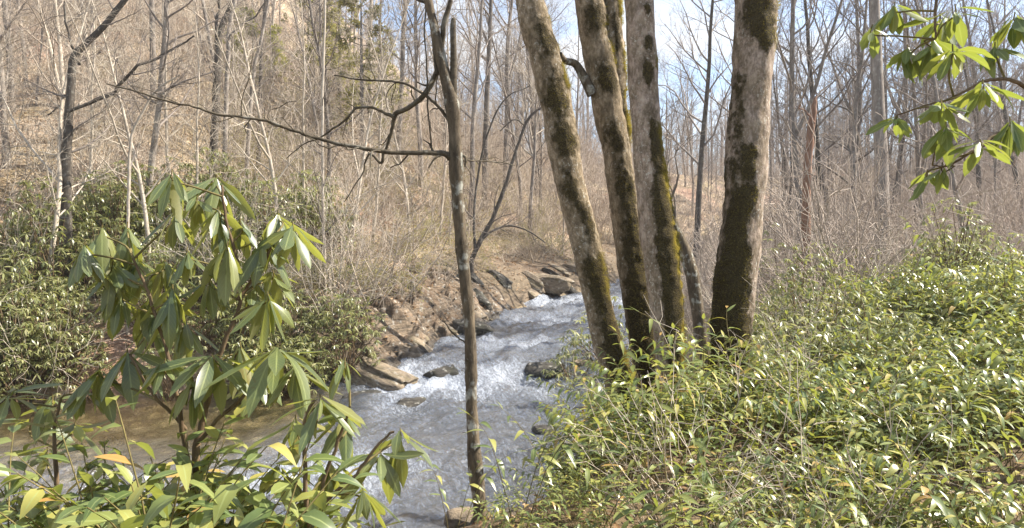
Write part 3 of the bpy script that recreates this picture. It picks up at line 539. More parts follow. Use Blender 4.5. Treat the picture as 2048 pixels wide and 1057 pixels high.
# ------------------------------------------------------------------ slender tree in front of the stream
SD = 4.4
def pxcurve(rows, depth, n, dd=0.0):
    C = [(*P(x, y, depth + dd * i / max(1, len(rows) - 1)), w_ / 2 / F * depth) for i, (x, y, w_) in enumerate(rows)]
    c = curve(C, n); return c[:, :3], np.maximum(c[:, 3], .0015)
def slender():
    b = P(963, 1062, SD); b[2] = hz(b[0], SD) - .04
    root = empty('slender_tree', b, 'slender lichen-spotted tree in front of the stream, its crooked boughs reaching left', 'tree'); rng = np.random.default_rng(77)
    def part(name, brs, mat):
        mb = MB(); tubes(mb, [(p - b, r, s) for p, r, s in brs]); o = mb.build(name, mat, root); return o
    pts, rad = pxcurve([(964, 1075, 38), (960, 1010, 30), (950, 930, 28), (944, 830, 25), (942, 740, 24), (938, 640, 24), (928, 540, 24), (920, 450, 25), (915, 380, 27), (912, 325, 30), (909, 260, 25), (903, 205, 30), (890, 150, 22), (878, 100, 20), (868, 50, 18), (857, 0, 16), (842, -90, 15), (835, -250, 12), (860, -480, 8)], SD, 150)
    # knobbly bark
    an = 14; mb = MB(); nz_ = fbm(np.column_stack([pts[:, 2] * 9, pts[:, 2] * 0, pts[:, 2] * 0]), 3, 3); pts[:, 0] += .006 * fbm(np.column_stack([pts[:, 2] * 3, pts[:, 2] * 0 + 4, pts[:, 2] * 0]), 8, 3)
    tubes(mb, [(pts - b, rad * (1 + .22 * nz_), an)]); mb.build('trunk', M_THIN, root)
    part('broken_stem', [(*pxcurve([(905, 215, 20), (907, 160, 15), (907, 100, 13), (906, 60, 12), (907, 40, 10), (907, 36, 3)], SD, 20), 9)], M_DARKBR)
    def bough(rows, twigs, dd=0.0, L=.22, sides=7, name='bough'):
        p, r = pxcurve(rows, SD, max(10, len(rows) * 4), dd); p = p + np.cumsum(rng.normal(0, .0022, p.shape), 0); brs = [(p, r, sides)]
        for _ in range(twigs):
            k = rng.integers(2, len(p) - 1); d = perp(rng, norm(p[k] - p[k - 1]), R(rng.uniform(25, 70))); t, tr_ = wander(rng, p[k], d, L * rng.uniform(.4, 1.3), max(.0016, r[k] * .45), 5, .03, .3, .5); brs.append((t, tr_, 4))
            for _ in range(2):
                q = rng.integers(1, 5); d = perp(rng, norm(t[q] - t[q - 1]), R(rng.uniform(25, 70))); t2, r2 = wander(rng, t[q], d, L * rng.uniform(.25, .6), .0013, 4, .02, .3, .6); brs.append((t2, r2, 3))
        part(name, brs, M_DARKBR)
    bough([(908, 325, 14), (890, 308, 12), (862, 303, 10), (815, 304, 9), (770, 300, 9), (722, 293, 8), (668, 285, 7), (630, 275, 6.5), (598, 265, 6), (565, 252, 6), (530, 240, 6), (490, 235, 5), (440, 229, 4.5), (390, 212, 4), (340, 202, 3.5), (290, 186, 3), (225, 170, 2)], 16, -.5, .3)
    bough([(900, 0, 9), (888, 45, 11), (882, 90, 11), (874, 140, 12), (862, 165, 12), (852, 183, 12), (835, 205, 11), (810, 222, 10), (790, 234, 10), (782, 262, 8), (775, 290, 7), (768, 312, 6), (762, 332, 6), (748, 318, 5), (738, 316, 4.5), (731, 330, 4), (728, 350, 3), (712, 372, 2.5), (690, 405, 2)], 7, .25, .16)
    bough([(790, 234, 9), (770, 226, 7), (745, 218, 6), (716, 222, 5.5), (695, 240, 5), (668, 258, 4), (640, 275, 3.5), (605, 290, 2.5), (575, 318, 2)], 7, .2, .2, 5)
    bough([(902, 246, 9), (885, 222, 7), (868, 205, 6.5), (850, 189, 6), (825, 173, 5.5), (795, 164, 5), (760, 161, 4.5), (720, 160, 4), (670, 152, 3)], 8, .3, .25, 5)
    bough([(874, 148, 8), (862, 20, 8), (840, 0, 7), (815, -20, 6)], 3, .1, .3, 5)
    bough([(852, -5, 3), (851, 60, 3), (853, 120, 3), (856, 180, 3.5), (859, 240, 3), (863, 300, 3)], 2, 0, .12, 4, 'twig')
    bough([(914, 318, 6), (926, 312, 6), (930, 322, 6), (928, 338, 4)], 0, 0, .1, 5, 'twig')
    bough([(920, 320, 4), (950, 318, 3), (985, 322, 2.5), (1030, 328, 2)], 6, .3, .15, 4, 'twig')
    bough([(935, 690, 3), (925, 683, 3), (905, 668, 3), (890, 648, 2)], 1, 0, .05, 4, 'twig')
    # lichen flakes and loose bark scales
    m = 900; k = rng.integers(0, int(len(pts) * .8), m); a = rng.uniform(0, 2 * math.pi, m); B = pts[k] + np.stack([np.cos(a), np.sin(a), 0 * a], 1) * rad[k][:, None] * .98 + rng.normal(0, .004, (m, 3))
    mb = MB(); leaves(mb, B - b, np.stack([np.cos(a), np.sin(a), rng.normal(0, 1, m)], 1), norm(rng.normal(size=(m, 3))), rng.uniform(.008, .022, m), rng.uniform(.006, .012, m), .3, 1, lambda v: 1 - v * .6, 0, 0, None, rng); mb.build('lichen', M_THIN, root)
slender()

# ------------------------------------------------------------------ bare trees behind
def tree_variant(seed, H, r, n1, L1, f0, sub, bend=.03, fork=False):
    rng = np.random.default_rng(seed); pts = [np.zeros(3)]; d = np.array([0, 0, 1.]); N = 16
    for i in range(N): d = norm(d + rng.normal(0, bend, 3) * [1, 1, 0] + [0, 0, .04]); pts.append(pts[-1] + d * H / N)
    pts = np.array(pts); rad = r * (1 - .86 * (np.arange(N + 1) / N) ** 1.1); rad[0] *= 1.35; pts[0, 2] -= .3
    tr = [(pts, rad, 9)]
    if fork:
        k = 5; p, q = wander(rng, pts[k], norm(np.array([rng.normal(), rng.normal(), 2.2])), H * .6, rad[k] * .7, 9, .12, .07, .15); tr.append((p, q, 7))
    cr = crown(rng, pts, rad, n1, L1, f0, sub, (28, 62), .07, .005)
    if fork: cr += crown(rng, p, q, n1 // 2, L1 * .8, .2, sub, (28, 62), .07, .005)
    a = MB(); tubes(a, tr); c = MB(); tubes(c, cr); return a.mesh('trunk', M_TREE), c.mesh('crown', M_TWIG)
TV = [tree_variant(101, 15, .13, 22, 3.4, .30, (6, 6)), tree_variant(102, 13, .10, 24, 2.6, .22, (6, 6), .045), tree_variant(103, 17, .16, 22, 4.0, .38, (7, 6), .025), tree_variant(104, 12, .085, 22, 2.4, .2, (6, 5), .06, True), tree_variant(105, 16, .14, 20, 3.6, .32, (7, 6), .035, True), tree_variant(106, 9, .055, 20, 1.9, .2, (5, 5), .07)]
def put_tree(v, x, y, s, rz, label, group, name='bare_tree', mats=None):
    root = empty(name, (x, y, hz(x, y)), label, 'tree', group); root.rotation_euler = (0, 0, rz); root.scale = (s, s, s)
    for nm, me in zip(('trunk', 'crown'), TV[v]):
        c = bpy.data.objects.new(nm, me); COL.objects.link(c); c.parent = root
        if mats:
            c.material_slots[0].link = 'OBJECT'; c.material_slots[0].material = mats[0 if nm == 'trunk' else 1]
    return root
rng = np.random.default_rng(2024)
def named_tree(px, depth, width, label, v=0, rz=None, mats=None, yl=None):
    x = (px - CX) / F * depth; s = (width / F * depth) / 2 / (.13, .10, .16, .085, .14, .055)[v] / .93
    return put_tree(v, x, depth, min(s, 2.4), rng.uniform(0, 6.28) if rz is None else rz, label, None, 'bare_tree', mats)
named_tree(1768, 21, 27, 'broad grey trunk rising straight behind the hanging leaves, widest of the distant trees', 2)
named_tree(1388, 27, 13, 'straight dark tree seen in the gap right of the third mossy trunk', 0, None, (M_DKTREE, M_TWIG))
named_tree(1604, 24, 15, 'grey bare tree just right of the thickest mossy trunk', 4)
named_tree(1643, 25, 13, 'second dark straight bare tree right of the thickest mossy trunk', 0, None, (M_DKTREE, M_TWIG))
named_tree(1716, 23, 12, 'slim bare tree close left of the broad grey trunk', 1)
named_tree(1852, 24, 11, 'slim bare tree behind the hanging rhododendron leaves', 4)
named_tree(1452, 33, 11, 'thin bare tree close left of the thickest mossy trunk', 0)
named_tree(1935, 22, 12, 'bare tree at the right edge beyond the leafy slope', 1)
named_tree(940, 34, 11, 'bare trunk straight behind the upper part of the slender tree', 0)
named_tree(968, 37, 13, 'tall bare tree just right of the slender tree top, beyond the bend', 2)
named_tree(1010, 42, 11, 'bare tree left of the leftmost mossy trunk against the sky', 4)
named_tree(843, 36, 10, 'bare tree left of the slender tree standing on the ridge foot', 0)
# hand-placed far-bank trees at left, built from the photo outline
def drawn_tree(name, base_px, depth, stems, label, mat=M_DKTREE, tw=10, L=1.5, cat='tree', twmat=None):
    bx = (base_px - CX) / F * depth; b = np.array([bx, depth, hz(bx, depth) - .1]); root = empty(name, b, label, cat); r_ = np.random.default_rng(int(base_px * 7 + depth)); cr = []
    for i, (rows, nt_) in enumerate(stems):
        p, r = pxcurve(rows, depth, len(rows) * 6); r = r * (1 if i == 0 else .75)
        if i == 0 and p[0][2] > b[2]: p = np.vstack([[p[0][0], depth, b[2]], p]); r = np.concatenate([[r[0] * 1.25], r])
        p = p + np.column_stack([fbm(np.column_stack([np.arange(len(p)) * .5, r * 0 + i, r * 0]), 5) * .02, fbm(np.column_stack([np.arange(len(p)) * .08, r * 0 + i + 7, r * 0]), 6) * .5 * (i > 0), r * 0])
        mb = MB(); tubes(mb, [(p - b, r, 9)]); mb.build('trunk' if i == 0 else 'bough', mat, root)
        cr += crown(r_, p - b, r, nt_, L, .15, (4, 5), (25, 65), .05, .0045)
    mb = MB(); tubes(mb, cr); mb.build('crown', twmat or M_TWIG, root); return root
drawn_tree('bare_tree', 135, 18, [([(132, 420, 22), (133, 340, 18), (136, 260, 17), (142, 180, 16), (147, 120, 15), (165, 95, 13), (205, 55, 12), (238, 15, 11), (270, -30, 9), (300, -110, 6)], 12), ([(146, 226, 10), (180, 208, 9), (225, 182, 9), (265, 155, 8), (300, 128, 7), (345, 95, 6), (385, 70, 4)], 8), ([(147, 125, 8), (135, 60, 6), (128, 0, 5), (120, -100, 3)], 6), ([(140, 200, 6), (118, 190, 5), (86, 230, 4)], 3)], 'dark crooked tree at far left with a bough slanting up to the right')
drawn_tree('bare_tree', 425, 25, [([(425, 350, 17), (428, 290, 16), (431, 220, 15), (435, 140, 15), (438, 70, 14), (452, 35, 11), (468, -10, 9), (485, -120, 6)], 12), ([(438, 75, 9), (434, 40, 8), (437, 0, 7), (440, -100, 4)], 6)], 'dark forked trunk on the left hillside with two stems from chest height up')
drawn_tree('bare_tree', 448, 24, [([(448, 350, 11), (450, 280, 10), (452, 200, 9), (456, 120, 9), (458, 60, 8), (470, 0, 7), (480, -100, 4)], 9), ([(458, 80, 6), (485, 50, 5), (520, 20, 4), (560, -20, 3)], 4)], 'reddish slim tree standing right beside the dark forked trunk', M_TREE)
drawn_tree('bare_tree', 495, 27, [([(494, 320, 9), (500, 230, 8), (508, 140, 7), (520, 90, 7), (530, 40, 6), (545, -40, 4)], 9)], 'slender leaning tree in front of the yellow-green bush on the hillside', M_TREE)
drawn_tree('bare_tree', 518, 30, [([(516, 330, 9), (520, 220, 8), (522, 120, 7), (528, 40, 6), (535, -60, 4)], 9)], 'straight dark tree just right of the slender leaning one on the hillside')
drawn_tree('bare_tree', 255, 16.5, [([(256, 440, 6), (258, 360, 6), (262, 280, 5), (285, 225, 4.5), (315, 180, 4), (360, 150, 3)], 9)], 'pale whip-thin tree bending right above the far thicket', M_PALE, 6, 1.2)
drawn_tree('bare_tree', 652, 19, [([(652, 700, 7), (651, 600, 6), (648, 500, 6), (646, 400, 6), (645, 280, 5), (646, 150, 5), (650, 0, 4), (652, -120, 3)], 14)], 'tall pole-thin pale tree rising from the far bank above the ledges', M_PALE, 6, 1.2)
drawn_tree('bare_tree', 945, 26.5, [([(943, 520, 10), (962, 480, 10), (985, 438, 9), (1008, 380, 8), (1025, 325, 7), (1038, 285, 6), (1052, 246, 6), (1066, 228, 5), (1084, 214, 4), (1110, 195, 3)], 12), ([(960, 485, 7), (985, 462, 6), (1018, 452, 5), (1055, 462, 4), (1090, 485, 3)], 5), ([(1050, 250, 4), (1028, 240, 4), (1000, 262, 3)], 3), ([(950, 500, 8), (948, 430, 7), (955, 350, 6), (975, 270, 5), (1010, 200, 4), (1060, 170, 3)], 10)], 'dark many-stemmed small tree on the far bank arching right towards the leaning trunk', M_DKTREE, 8, 1.4)
drawn_tree('broken_snag', 1612, 15, [([(1612, 420, 17), (1615, 340, 16), (1620, 280, 15), (1626, 230, 13), (1630, 205, 8), (1632, 192, 2)], 0), ([(1622, 250, 6), (1610, 222, 5), (1598, 208, 3)], 2)], 'broken reddish snag with a jagged top in the brush right of the thickest trunk', M_SNAG, 2, .8)
def dirpx(x, y): return CX + F * x / y
for px, d, v, s, lab in ((100, 17.5, 3, .8, 'pale forked sapling at the far left edge above the thicket'), (170, 21, 5, 1.0, 'pale sapling right of the crooked dark tree'), (300, 19, 3, .75, 'pale twiggy sapling standing behind the tallest drooping leaf whorl'), (345, 23, 5, 1.1, 'white-stemmed sapling halfway between the whip-thin tree and the dark forked trunk'), (385, 21, 5, .9, 'white-stemmed sapling just left of the dark forked trunk'), (560, 21, 3, .8, 'pale twiggy sapling right of the dark forked trunk'), (600, 24, 5, 1.0, 'white-stemmed sapling above the right end of the thicket'), (700, 22, 3, .75, 'pale twiggy sapling close right of the pole-thin tree'), (745, 25, 5, 1.0, 'white-stemmed sapling under the zigzag bough'), (820, 27, 3, .8, 'pale twiggy sapling on the far bank left of the slender tree'), (880, 30, 5, 1.1, 'white-stemmed sapling directly behind the slender tree')):
    put_tree(v, (px - CX) / F * d, d, s, px * .7, lab, None, 'sapling', (M_PALE, M_PALE))
ntr = 0
zones = [(-44, 4, 20, 75, 118, 'L'), (-8, 30, 42, 90, 42, 'M'), (6.5, 46, 28, 80, 60, 'R')]
for (x0, x1, y0, y1, cnt, zc) in zones:
    made = 0; tries = 0
    while made < cnt and tries < 9000:
        tries += 1; y = y0 + (y1 - y0) * rng.random() ** 1.2; x = rng.uniform(x0, x1); px = dirpx(x, y)
        if px < -60 or px > 2110: continue
        f = float(dF(np.array([x]), np.array([y]))[0]); n = float(dN(np.array([x]), np.array([y]))[0])
        if f < 3 and n < 2: continue
        if zc == 'L' and f < 3: continue
        if zc == 'R' and n < 3: continue
        v = int(rng.choice([0, 1, 2, 3, 4, 5], p=([.12, .2, .06, .2, .07, .35] if zc == 'L' else [.16, .24, .04, .26, .06, .24]))); s = rng.uniform(.7, 1.15)
        if zc == 'L': lab, g = ('pale thin bare tree among its like on the steep left hillside' if v in (1, 3, 5) else 'tall grey bare tree among its like on the steep left hillside'), 'bare trees on the left hillside'
        elif zc == 'M': lab, g = 'bare tree in the far leafless wood behind the stream bend', 'bare trees beyond the stream bend'
        else: lab, g = 'bare grey tree of the open wood behind the right bank brush', 'bare trees behind the right bank'
        mats = None
        if zc == 'L' and rng.random() < .75: mats = (M_PALE if rng.random() < .6 else M_TREE, M_PALE if rng.random() < .5 else M_BRUSH)
        if zc == 'R' and rng.random() < .25: mats = (M_DKTREE, M_TWIG)
        put_tree(v, x, y, s, rng.uniform(0, 6.28), lab, g, 'bare_tree', mats); made += 1
# far treeline: reads as one mass
def far_wood():
    rg = np.random.default_rng(9); a = MB(); a2 = MB(); r_ = np.random.default_rng(4)
    pts = np.array([[0, 0, -.3], [.1, 0, 4], [0, .1, 8], [.1, .1, 13]]); rad = np.array([.16, .13, .09, .03]); br = [(pts, rad, 4)] + crown(r_, pts, rad, 16, 3.4, .25, (4, 4), (25, 55), .1, .012); tubes(a, br)
    loc = []; 
    while len(loc) < 330:
        y = rg.uniform(75, 150); x = rg.uniform(-.78, .78) * y
        if x < -34 and y < 90: continue
        loc.append((x, y, hz(x, y)))
    a2.scatter(a, np.array(loc), rg.uniform(0, 6.28, 330), rg.uniform(.7, 1.15, 330)); tag(a2.build('distant_wood', M_TWIG), 'leafless distant wood along the ridge, a grey-brown haze of far stems', 'woods', None, 'stuff')
far_wood()

# ------------------------------------------------------------------ evergreens on the slope
def evergreen(seed, H, spread, n, mat, leafL=.16, conic=True):
    rg = np.random.default_rng(seed); pts = np.array([[0, 0, -.3], [.05, 0, H * .35], [0, .05, H * .7], [0, 0, H]]); rad = np.array([.16, .12, .07, .015]) * H / 10; a = MB(); tubes(a, [(pts, rad, 8)])
    br = crown(rg, pts, rad, 34, spread, .15 if conic else .05, (4, 3), (60, 95) if conic else (20, 70), .0, .006); tw = MB(); tubes(tw, br); lv = MB()
    sel = [b for b in br if b[2] == 3]; B = []; D = []
    for _ in range(n):
        b = sel[rg.integers(len(sel))][0]; k = rg.integers(1, len(b)); t = rg.random(); B.append(b[k - 1] * (1 - t) + b[k] * t); D.append(norm(b[k] - b[k - 1]) + rg.normal(0, .7, 3))
    leaves(lv, np.array(B), np.array(D), norm(rg.normal(size=(n, 3)) + [0, 0, 1]), rg.uniform(.6, 1.2, n) * leafL, leafL * .42, .15, 2, prof_hobble, .1, 0, None, rg)
    return a, tw, lv
def put_evergreen(parts, loc, s, label, mat, name='evergreen_tree', group=None):
    root = empty(name, loc, label, 'tree', group); root.scale = (s, s, s)
    parts[0].build('trunk', M_TREE, root); parts[1].build('branches', M_TWIG, root); parts[2].build('crown', mat, root); return root
def gpt(px, d): x = (px - CX) / F * d; return (x, d, hz(x, d))
def gpy(px, py):
    d = 17.0
    while d < 75 and HY - (hz((px - CX) / F * d, d) - EYE) * F / d > py: d += .25
    return gpt(px, d)
EV1 = evergreen(201, 11, 2.2, 9000, M_EVER, .2); EV2 = evergreen(202, 6, 2.0, 9000, M_YELLOW, .2, False)
e1 = put_evergreen(EV1, gpt(722, 36), .85, 'tall olive evergreen against the sky, left of the slender tree top', M_EVER)
for px, d, s_, lab in ((640, 40, .9, 'olive evergreen on the hillside left of the tall one, half veiled by twigs'), (680, 44, .9, 'smaller olive evergreen close left of the tall one'), (770, 42, .6, 'short olive evergreen right of the tall one at the skyline')): dup(e1, gpt(px, d), 1.0 + px, s_, lab)
e2 = put_evergreen(EV2, gpy(492, 185), .72, 'bright yellow-green bushy tree on the hillside behind the dark forked trunk', M_YELLOW, 'yellow_green_tree')
dup(e2, gpy(550, 165), 2.0, .55, 'second yellow-green bush a little further right on the hillside')

# ------------------------------------------------------------------ brush
def brush_variant(seed, n, H, spread, r0, tw=3):
    rg = np.random.default_rng(seed); br = []
    for _ in range(n):
        a = rg.uniform(0, 6.28); d = np.array([math.cos(a) * spread, math.sin(a) * spread, 1.]) * 1.0; b = np.array([rg.normal(0, .12), rg.normal(0, .12), -.05])
        p, r = wander(rg, b, d, H * rg.uniform(.5, 1.15), r0, 6, .02, .17, .4); br.append((p, r, 3))
        for _ in range(tw):
            k = rg.integers(2, 6); t, tr_ = wander(rg, p[k], perp(rg, norm(p[k] - p[k - 1]), R(rg.uniform(25, 70))), H * rg.uniform(.2, .5), r0 * .55, 4, .02, .22, .5); br.append((t, tr_, 3))
            for _ in range(2):
                q = rg.integers(1, 4); t2, r2 = wander(rg, t[q], perp(rg, norm(t[q] - t[q - 1]), R(rg.uniform(25, 70))), H * rg.uniform(.1, .28), r0 * .4, 3, .0, .22, .6); br.append((t2, r2, 3))
    mb = MB(); tubes(mb, br); return mb
BR = [brush_variant(300 + i, 12, h, sp, r) for i, (h, sp, r) in enumerate([(2.2, .6, .010), (1.6, .9, .008), (2.8, .45, .011), (1.9, 1.2, .009)])]
BRA = [b.arrays() for b in BR]
def scatter_brush(name, cnt, x0, x1, y0, y1, ok, mat, label, seed, smin=.7, smax=1.3):
    rg = np.random.default_rng(seed); mb = MB(); k = 0; tries = 0
    while k < cnt and tries < cnt * 40:
        m = 400; tries += m; y = y0 + (y1 - y0) * rg.random(m) ** 1.1; x = rg.uniform(x0, x1, m); px = CX + F * x / y; f = dF(x, y); n = dN(x, y)
        g = (px > -80) & (px < 2130) & ok(x, y, f, n); x, y = x[g], y[g]
        if not len(x): continue
        x, y = x[:cnt - k], y[:cnt - k]; z = height(x, y); k += len(x); v = rg.integers(0, 4, len(x))
        for q in range(4):
            s = v == q
            if s.any(): mb.scatter(BRA[q], np.column_stack([x, y, z])[s], rg.uniform(0, 6.28, s.sum()), rg.uniform(smin, smax, s.sum()))
    return tag(mb.build(name, mat), label, 'brush', None, 'stuff')
scatter_brush('hillside_brush', 780, -42, 12, 16, 62, lambda x, y, f, n: (f > np.where(y < 24, 1.3, 2.2)) & ((f > 7) | (x > -5.5)), M_BRUSH, 'tangle of pale leafless brush covering the left hillside and far bank', 401, .8, 1.9)
scatter_brush('thicket_twigs', 28, -16, -3, 15, 24, lambda x, y, f, n: (f > .2) & (f < 9), M_PALE, 'pale dead twigs poking out of the evergreen thicket on the far bank', 404, .9, 1.6)
scatter_brush('bank_brush', 760, 2.6, 55, 9.5, 92, lambda x, y, f, n: (n > 1.2) & (x > 2.4 + (y - 9) * .05) & ((y > 13) | (x < 6)), M_PINK, 'tangle of grey-pink leafless brush behind the leafy right bank', 402, .65, 1.4)
scatter_brush('far_brush', 420, 3, 70, 36, 110, lambda x, y, f, n: (f > 2) | (n > 2), M_PINK, 'grey-brown leafless brush on the distant rise under the far trees', 403, 1.0, 2.2)
b0 = BR[0].build('bare_shrub', M_PALE)
tag(b0, 'bleached bare shrub at the foot of the thickest mossy trunk', 'shrub'); b0.location = (*P(1412, 700, 7.9)[:2], hz(P(1412, 700, 7.9)[0], 7.9)); b0.scale = (.62,) * 3
me_br = [b.mesh('bare_shrub', M_PALE) for b in BR]
for px, d, s, v, lab in ((1560, 9.5, .8, 3, 'bleached bare shrub with long crossing twigs right of the thickest trunk'), (1690, 11.5, .9, 1, 'bleached bare shrub in the brush below the broad grey trunk'), (1480, 11, .8, 3, 'bleached bare shrub behind the thickest mossy trunk'), (1840, 13, 1.0, 1, 'bleached bare shrub in the brush below the lowest hanging leaves'), (560, 18.5, 1.0, 0, 'pale bare shrub between the thicket and the rock ledges'), (880, 24, 1.0, 3, 'pale bare shrub on the far bank left of the slender tree'), (1010, 29.5, 1.0, 1, 'pale bare shrub among the bend rocks on the far bank')):
    o = bpy.data.objects.new('bare_shrub', me_br[v]); COL.objects.link(o); o.location = gpt(px, d); o.scale = (s,) * 3; o.rotation_euler = (0, 0, px * .7); tag(o, lab, 'shrub', 'bleached bare shrubs')

# ------------------------------------------------------------------ rhododendron thicket on the far bank
def thicket_variant(seed, n, rad, H):
    rg = np.random.default_rng(seed); st = []; lv = MB(); B = []; D = []; N = []
    for i in range(n):
        a = rg.uniform(0, 6.28); q = rg.random() ** .5; r = rad * q; zt = H * (1 - .55 * q ** 2) * rg.uniform(.35, 1.0); tip = np.array([r * math.cos(a), r * math.sin(a), zt])
        if i % 3 == 0:
            b = np.array([rg.normal(0, .15), rg.normal(0, .15), -.1]); c = curve([b, (b + tip) / 2 + [0, 0, .1], tip], 6); st.append((c, np.linspace(.018, .006, 6), 4))
        for k in range(7):
            aa = k * .9 + rg.uniform(-.3, .3) + a; e = R(rg.uniform(-60, 15)); B.append(tip); D.append([math.cos(aa) * math.cos(e), math.sin(aa) * math.cos(e), math.sin(e)]); N.append([-math.cos(aa) * math.sin(e), -math.sin(aa) * math.sin(e), math.cos(e)])
    m = len(B); leaves(lv, np.array(B), np.array(D), np.array(N) + rg.normal(0, .25, (m, 3)), rg.uniform(.13, .23, m), rg.uniform(.045, .07, m), .25, 3, prof_hobble, .15, 0, None, rg)
    s = MB(); tubes(s, st); return s.mesh('stems', M_STEM), lv.mesh('foliage', M_THICK)
TH = [thicket_variant(500 + i, n, r, h) for i, (n, r, h) in enumerate([(100, 1.2, 2.0), (95, 1.4, 1.5), (115, 1.0, 2.7)])]
def put_thicket(x, y, s, v, rz, label, group):
    root = empty('thicket_shrub', (x, y, hz(x, y)), label, 'shrub', group); root.scale = (s,) * 3; root.rotation_euler = (0, 0, rz)
    for nm, me in zip(('stems', 'foliage'), TH[v]):
        c = bpy.data.objects.new(nm, me); COL.objects.link(c); c.parent = root
rg = np.random.default_rng(61); cnt = 0
while cnt < 74:
    x = rg.uniform(-13.5, -2.8); y = rg.uniform(14.5, 25); f = float(dF(np.array([x]), np.array([y]))[0]); px = dirpx(x, y)
    if f < .35 or f > 8 or px < -60 or px > 660 or (px > 560 and f < 2.2): continue
    put_thicket(x, y, rg.uniform(.6, 1.25), int(rg.integers(3)), rg.uniform(0, 6.28), 'glossy dark green shrub in the evergreen thicket along the far bank', 'evergreen thicket shrubs on the far bank'); cnt += 1
cnt = 0
while cnt < 30:
    x = rg.uniform(-14, -3.9); y = rg.uniform(13.5, 17.5); f = float(dF(np.array([x]), np.array([y]))[0])
    if not -.25 < f < .7: continue
    put_thicket(x, y, rg.uniform(.55, .9), int(rg.integers(3)), rg.uniform(0, 6.28), 'evergreen shrub leaning over the dark edge of the still pool', 'evergreen shrubs leaning over the pool'); cnt += 1
for px, d, s, v, lab in ((1150, 16.5, .8, 1, 'dark evergreen shrub overhanging the stream behind the leftmost mossy trunk'), (1210, 17.5, 1., 0, 'dark evergreen shrub showing between the first and second mossy trunks'), (1395, 14, .8, 1, 'evergreen shrub seen in the gap before the thickest trunk'), (1560, 17, 1., 0, 'evergreen shrub in the brush just right of the thickest trunk'), (1700, 15.5, .9, 1, 'evergreen shrub in the brush below the broad grey trunk'), (1960, 16, 1.1, 0, 'evergreen shrub at the right edge above the leafy slope'), (640, 17.8, .7, 1, 'bright green low shrub on the far bank just above the ledges'), (570, 15.9, .8, 1, 'glossy shrub hanging over the pool at the right end of the thicket')):
    x = (px - CX) / F * d; put_thicket(x, d, s, v, px * .37, lab, None)

def olive_variant(seed):
    rg = np.random.default_rng(seed); m = brush_variant(seed, 14, 1.7, .8, .007); V, Q, M, A = m.arrays(); k = rg.choice(len(V), 900); lv = MB()
    leaves(lv, V[k] + rg.normal(0, .03, (900, 3)), rg.normal(size=(900, 3)), norm(rg.normal(size=(900, 3)) + [0, 0, 1]), rg.uniform(.04, .09, 900), .03, .2, 2, prof_hobble, .1, 0, None, rg); return m.mesh('stems', M_PALE), lv.mesh('foliage', M_EVER)
OV = [olive_variant(560 + i) for i in range(3)]; cnt = 0
while cnt < 150:
    y = rg.uniform(17.5, 44); x = rg.uniform(-15, 4); f = float(dF(np.array([x]), np.array([y]))[0]); px = dirpx(x, y)
    if not 1.2 < f < 22 or not 430 < px < 1120 or (f < 2.2 and rg.random() < .6): continue
    root = empty('olive_shrub', (x, y, hz(x, y)), ('straw-olive half bare shrub on the far bank above the rock ledges' if f < 9 else 'straw-olive half bare shrub higher up the wooded left hillside'), 'shrub', 'olive shrubs above the ledges' if f < 9 else 'olive shrubs on the hillside'); root.scale = (rg.uniform(.6, 1.1),) * 3; root.rotation_euler = (0, 0, rg.uniform(0, 6.28)); v = int(rg.integers(3)); cnt += 1
    for nm, me in zip(('stems', 'foliage'), OV[v]):
        c = bpy.data.objects.new(nm, me); COL.objects.link(c); c.parent = root
# ------------------------------------------------------------------ dead leaves lying on the banks
def litter(name, n, cond, x0, x1, y0, y1, label, seed, lsz):
    rg = np.random.default_rng(seed); x = rg.uniform(x0, x1, n * 4); y = y0 + (y1 - y0) * rg.random(n * 4) ** 1.3; g = cond(x, y, dF(x, y), dN(x, y)); x, y = x[g][:n], y[g][:n]; z = height(x, y); m = len(x)
    a = rg.uniform(0, 6.28, m); mb = MB(); leaves(mb, np.column_stack([x, y, z + .015 + np.maximum(0, ledge_off(x, y))]), np.column_stack([np.cos(a), np.sin(a), rg.normal(.1, .3, m)]), np.column_stack([rg.normal(0, .5, (m, 2)), np.ones(m)]), lsz * rg.uniform(.08, .2, m), lsz * rg.uniform(.05, .1, m), rg.uniform(-.3, .4, m), 2, prof_hobble, .3, 0, None, rg)
    tag(mb.build(name, M_LITTER), label, 'leaves', None, 'stuff')
litter('leaf_litter', 32000, lambda x, y, f, n: f > .12, -24, 8, 15, 50, 'brown dead leaves strewn over the far bank and hillside', 71, 1.0)
litter('bank_leaf_litter', 6000, lambda x, y, f, n: n > .8, -3, 8, 2, 14, 'brown dead leaves strewn under the plants on the near bank', 72, .55)

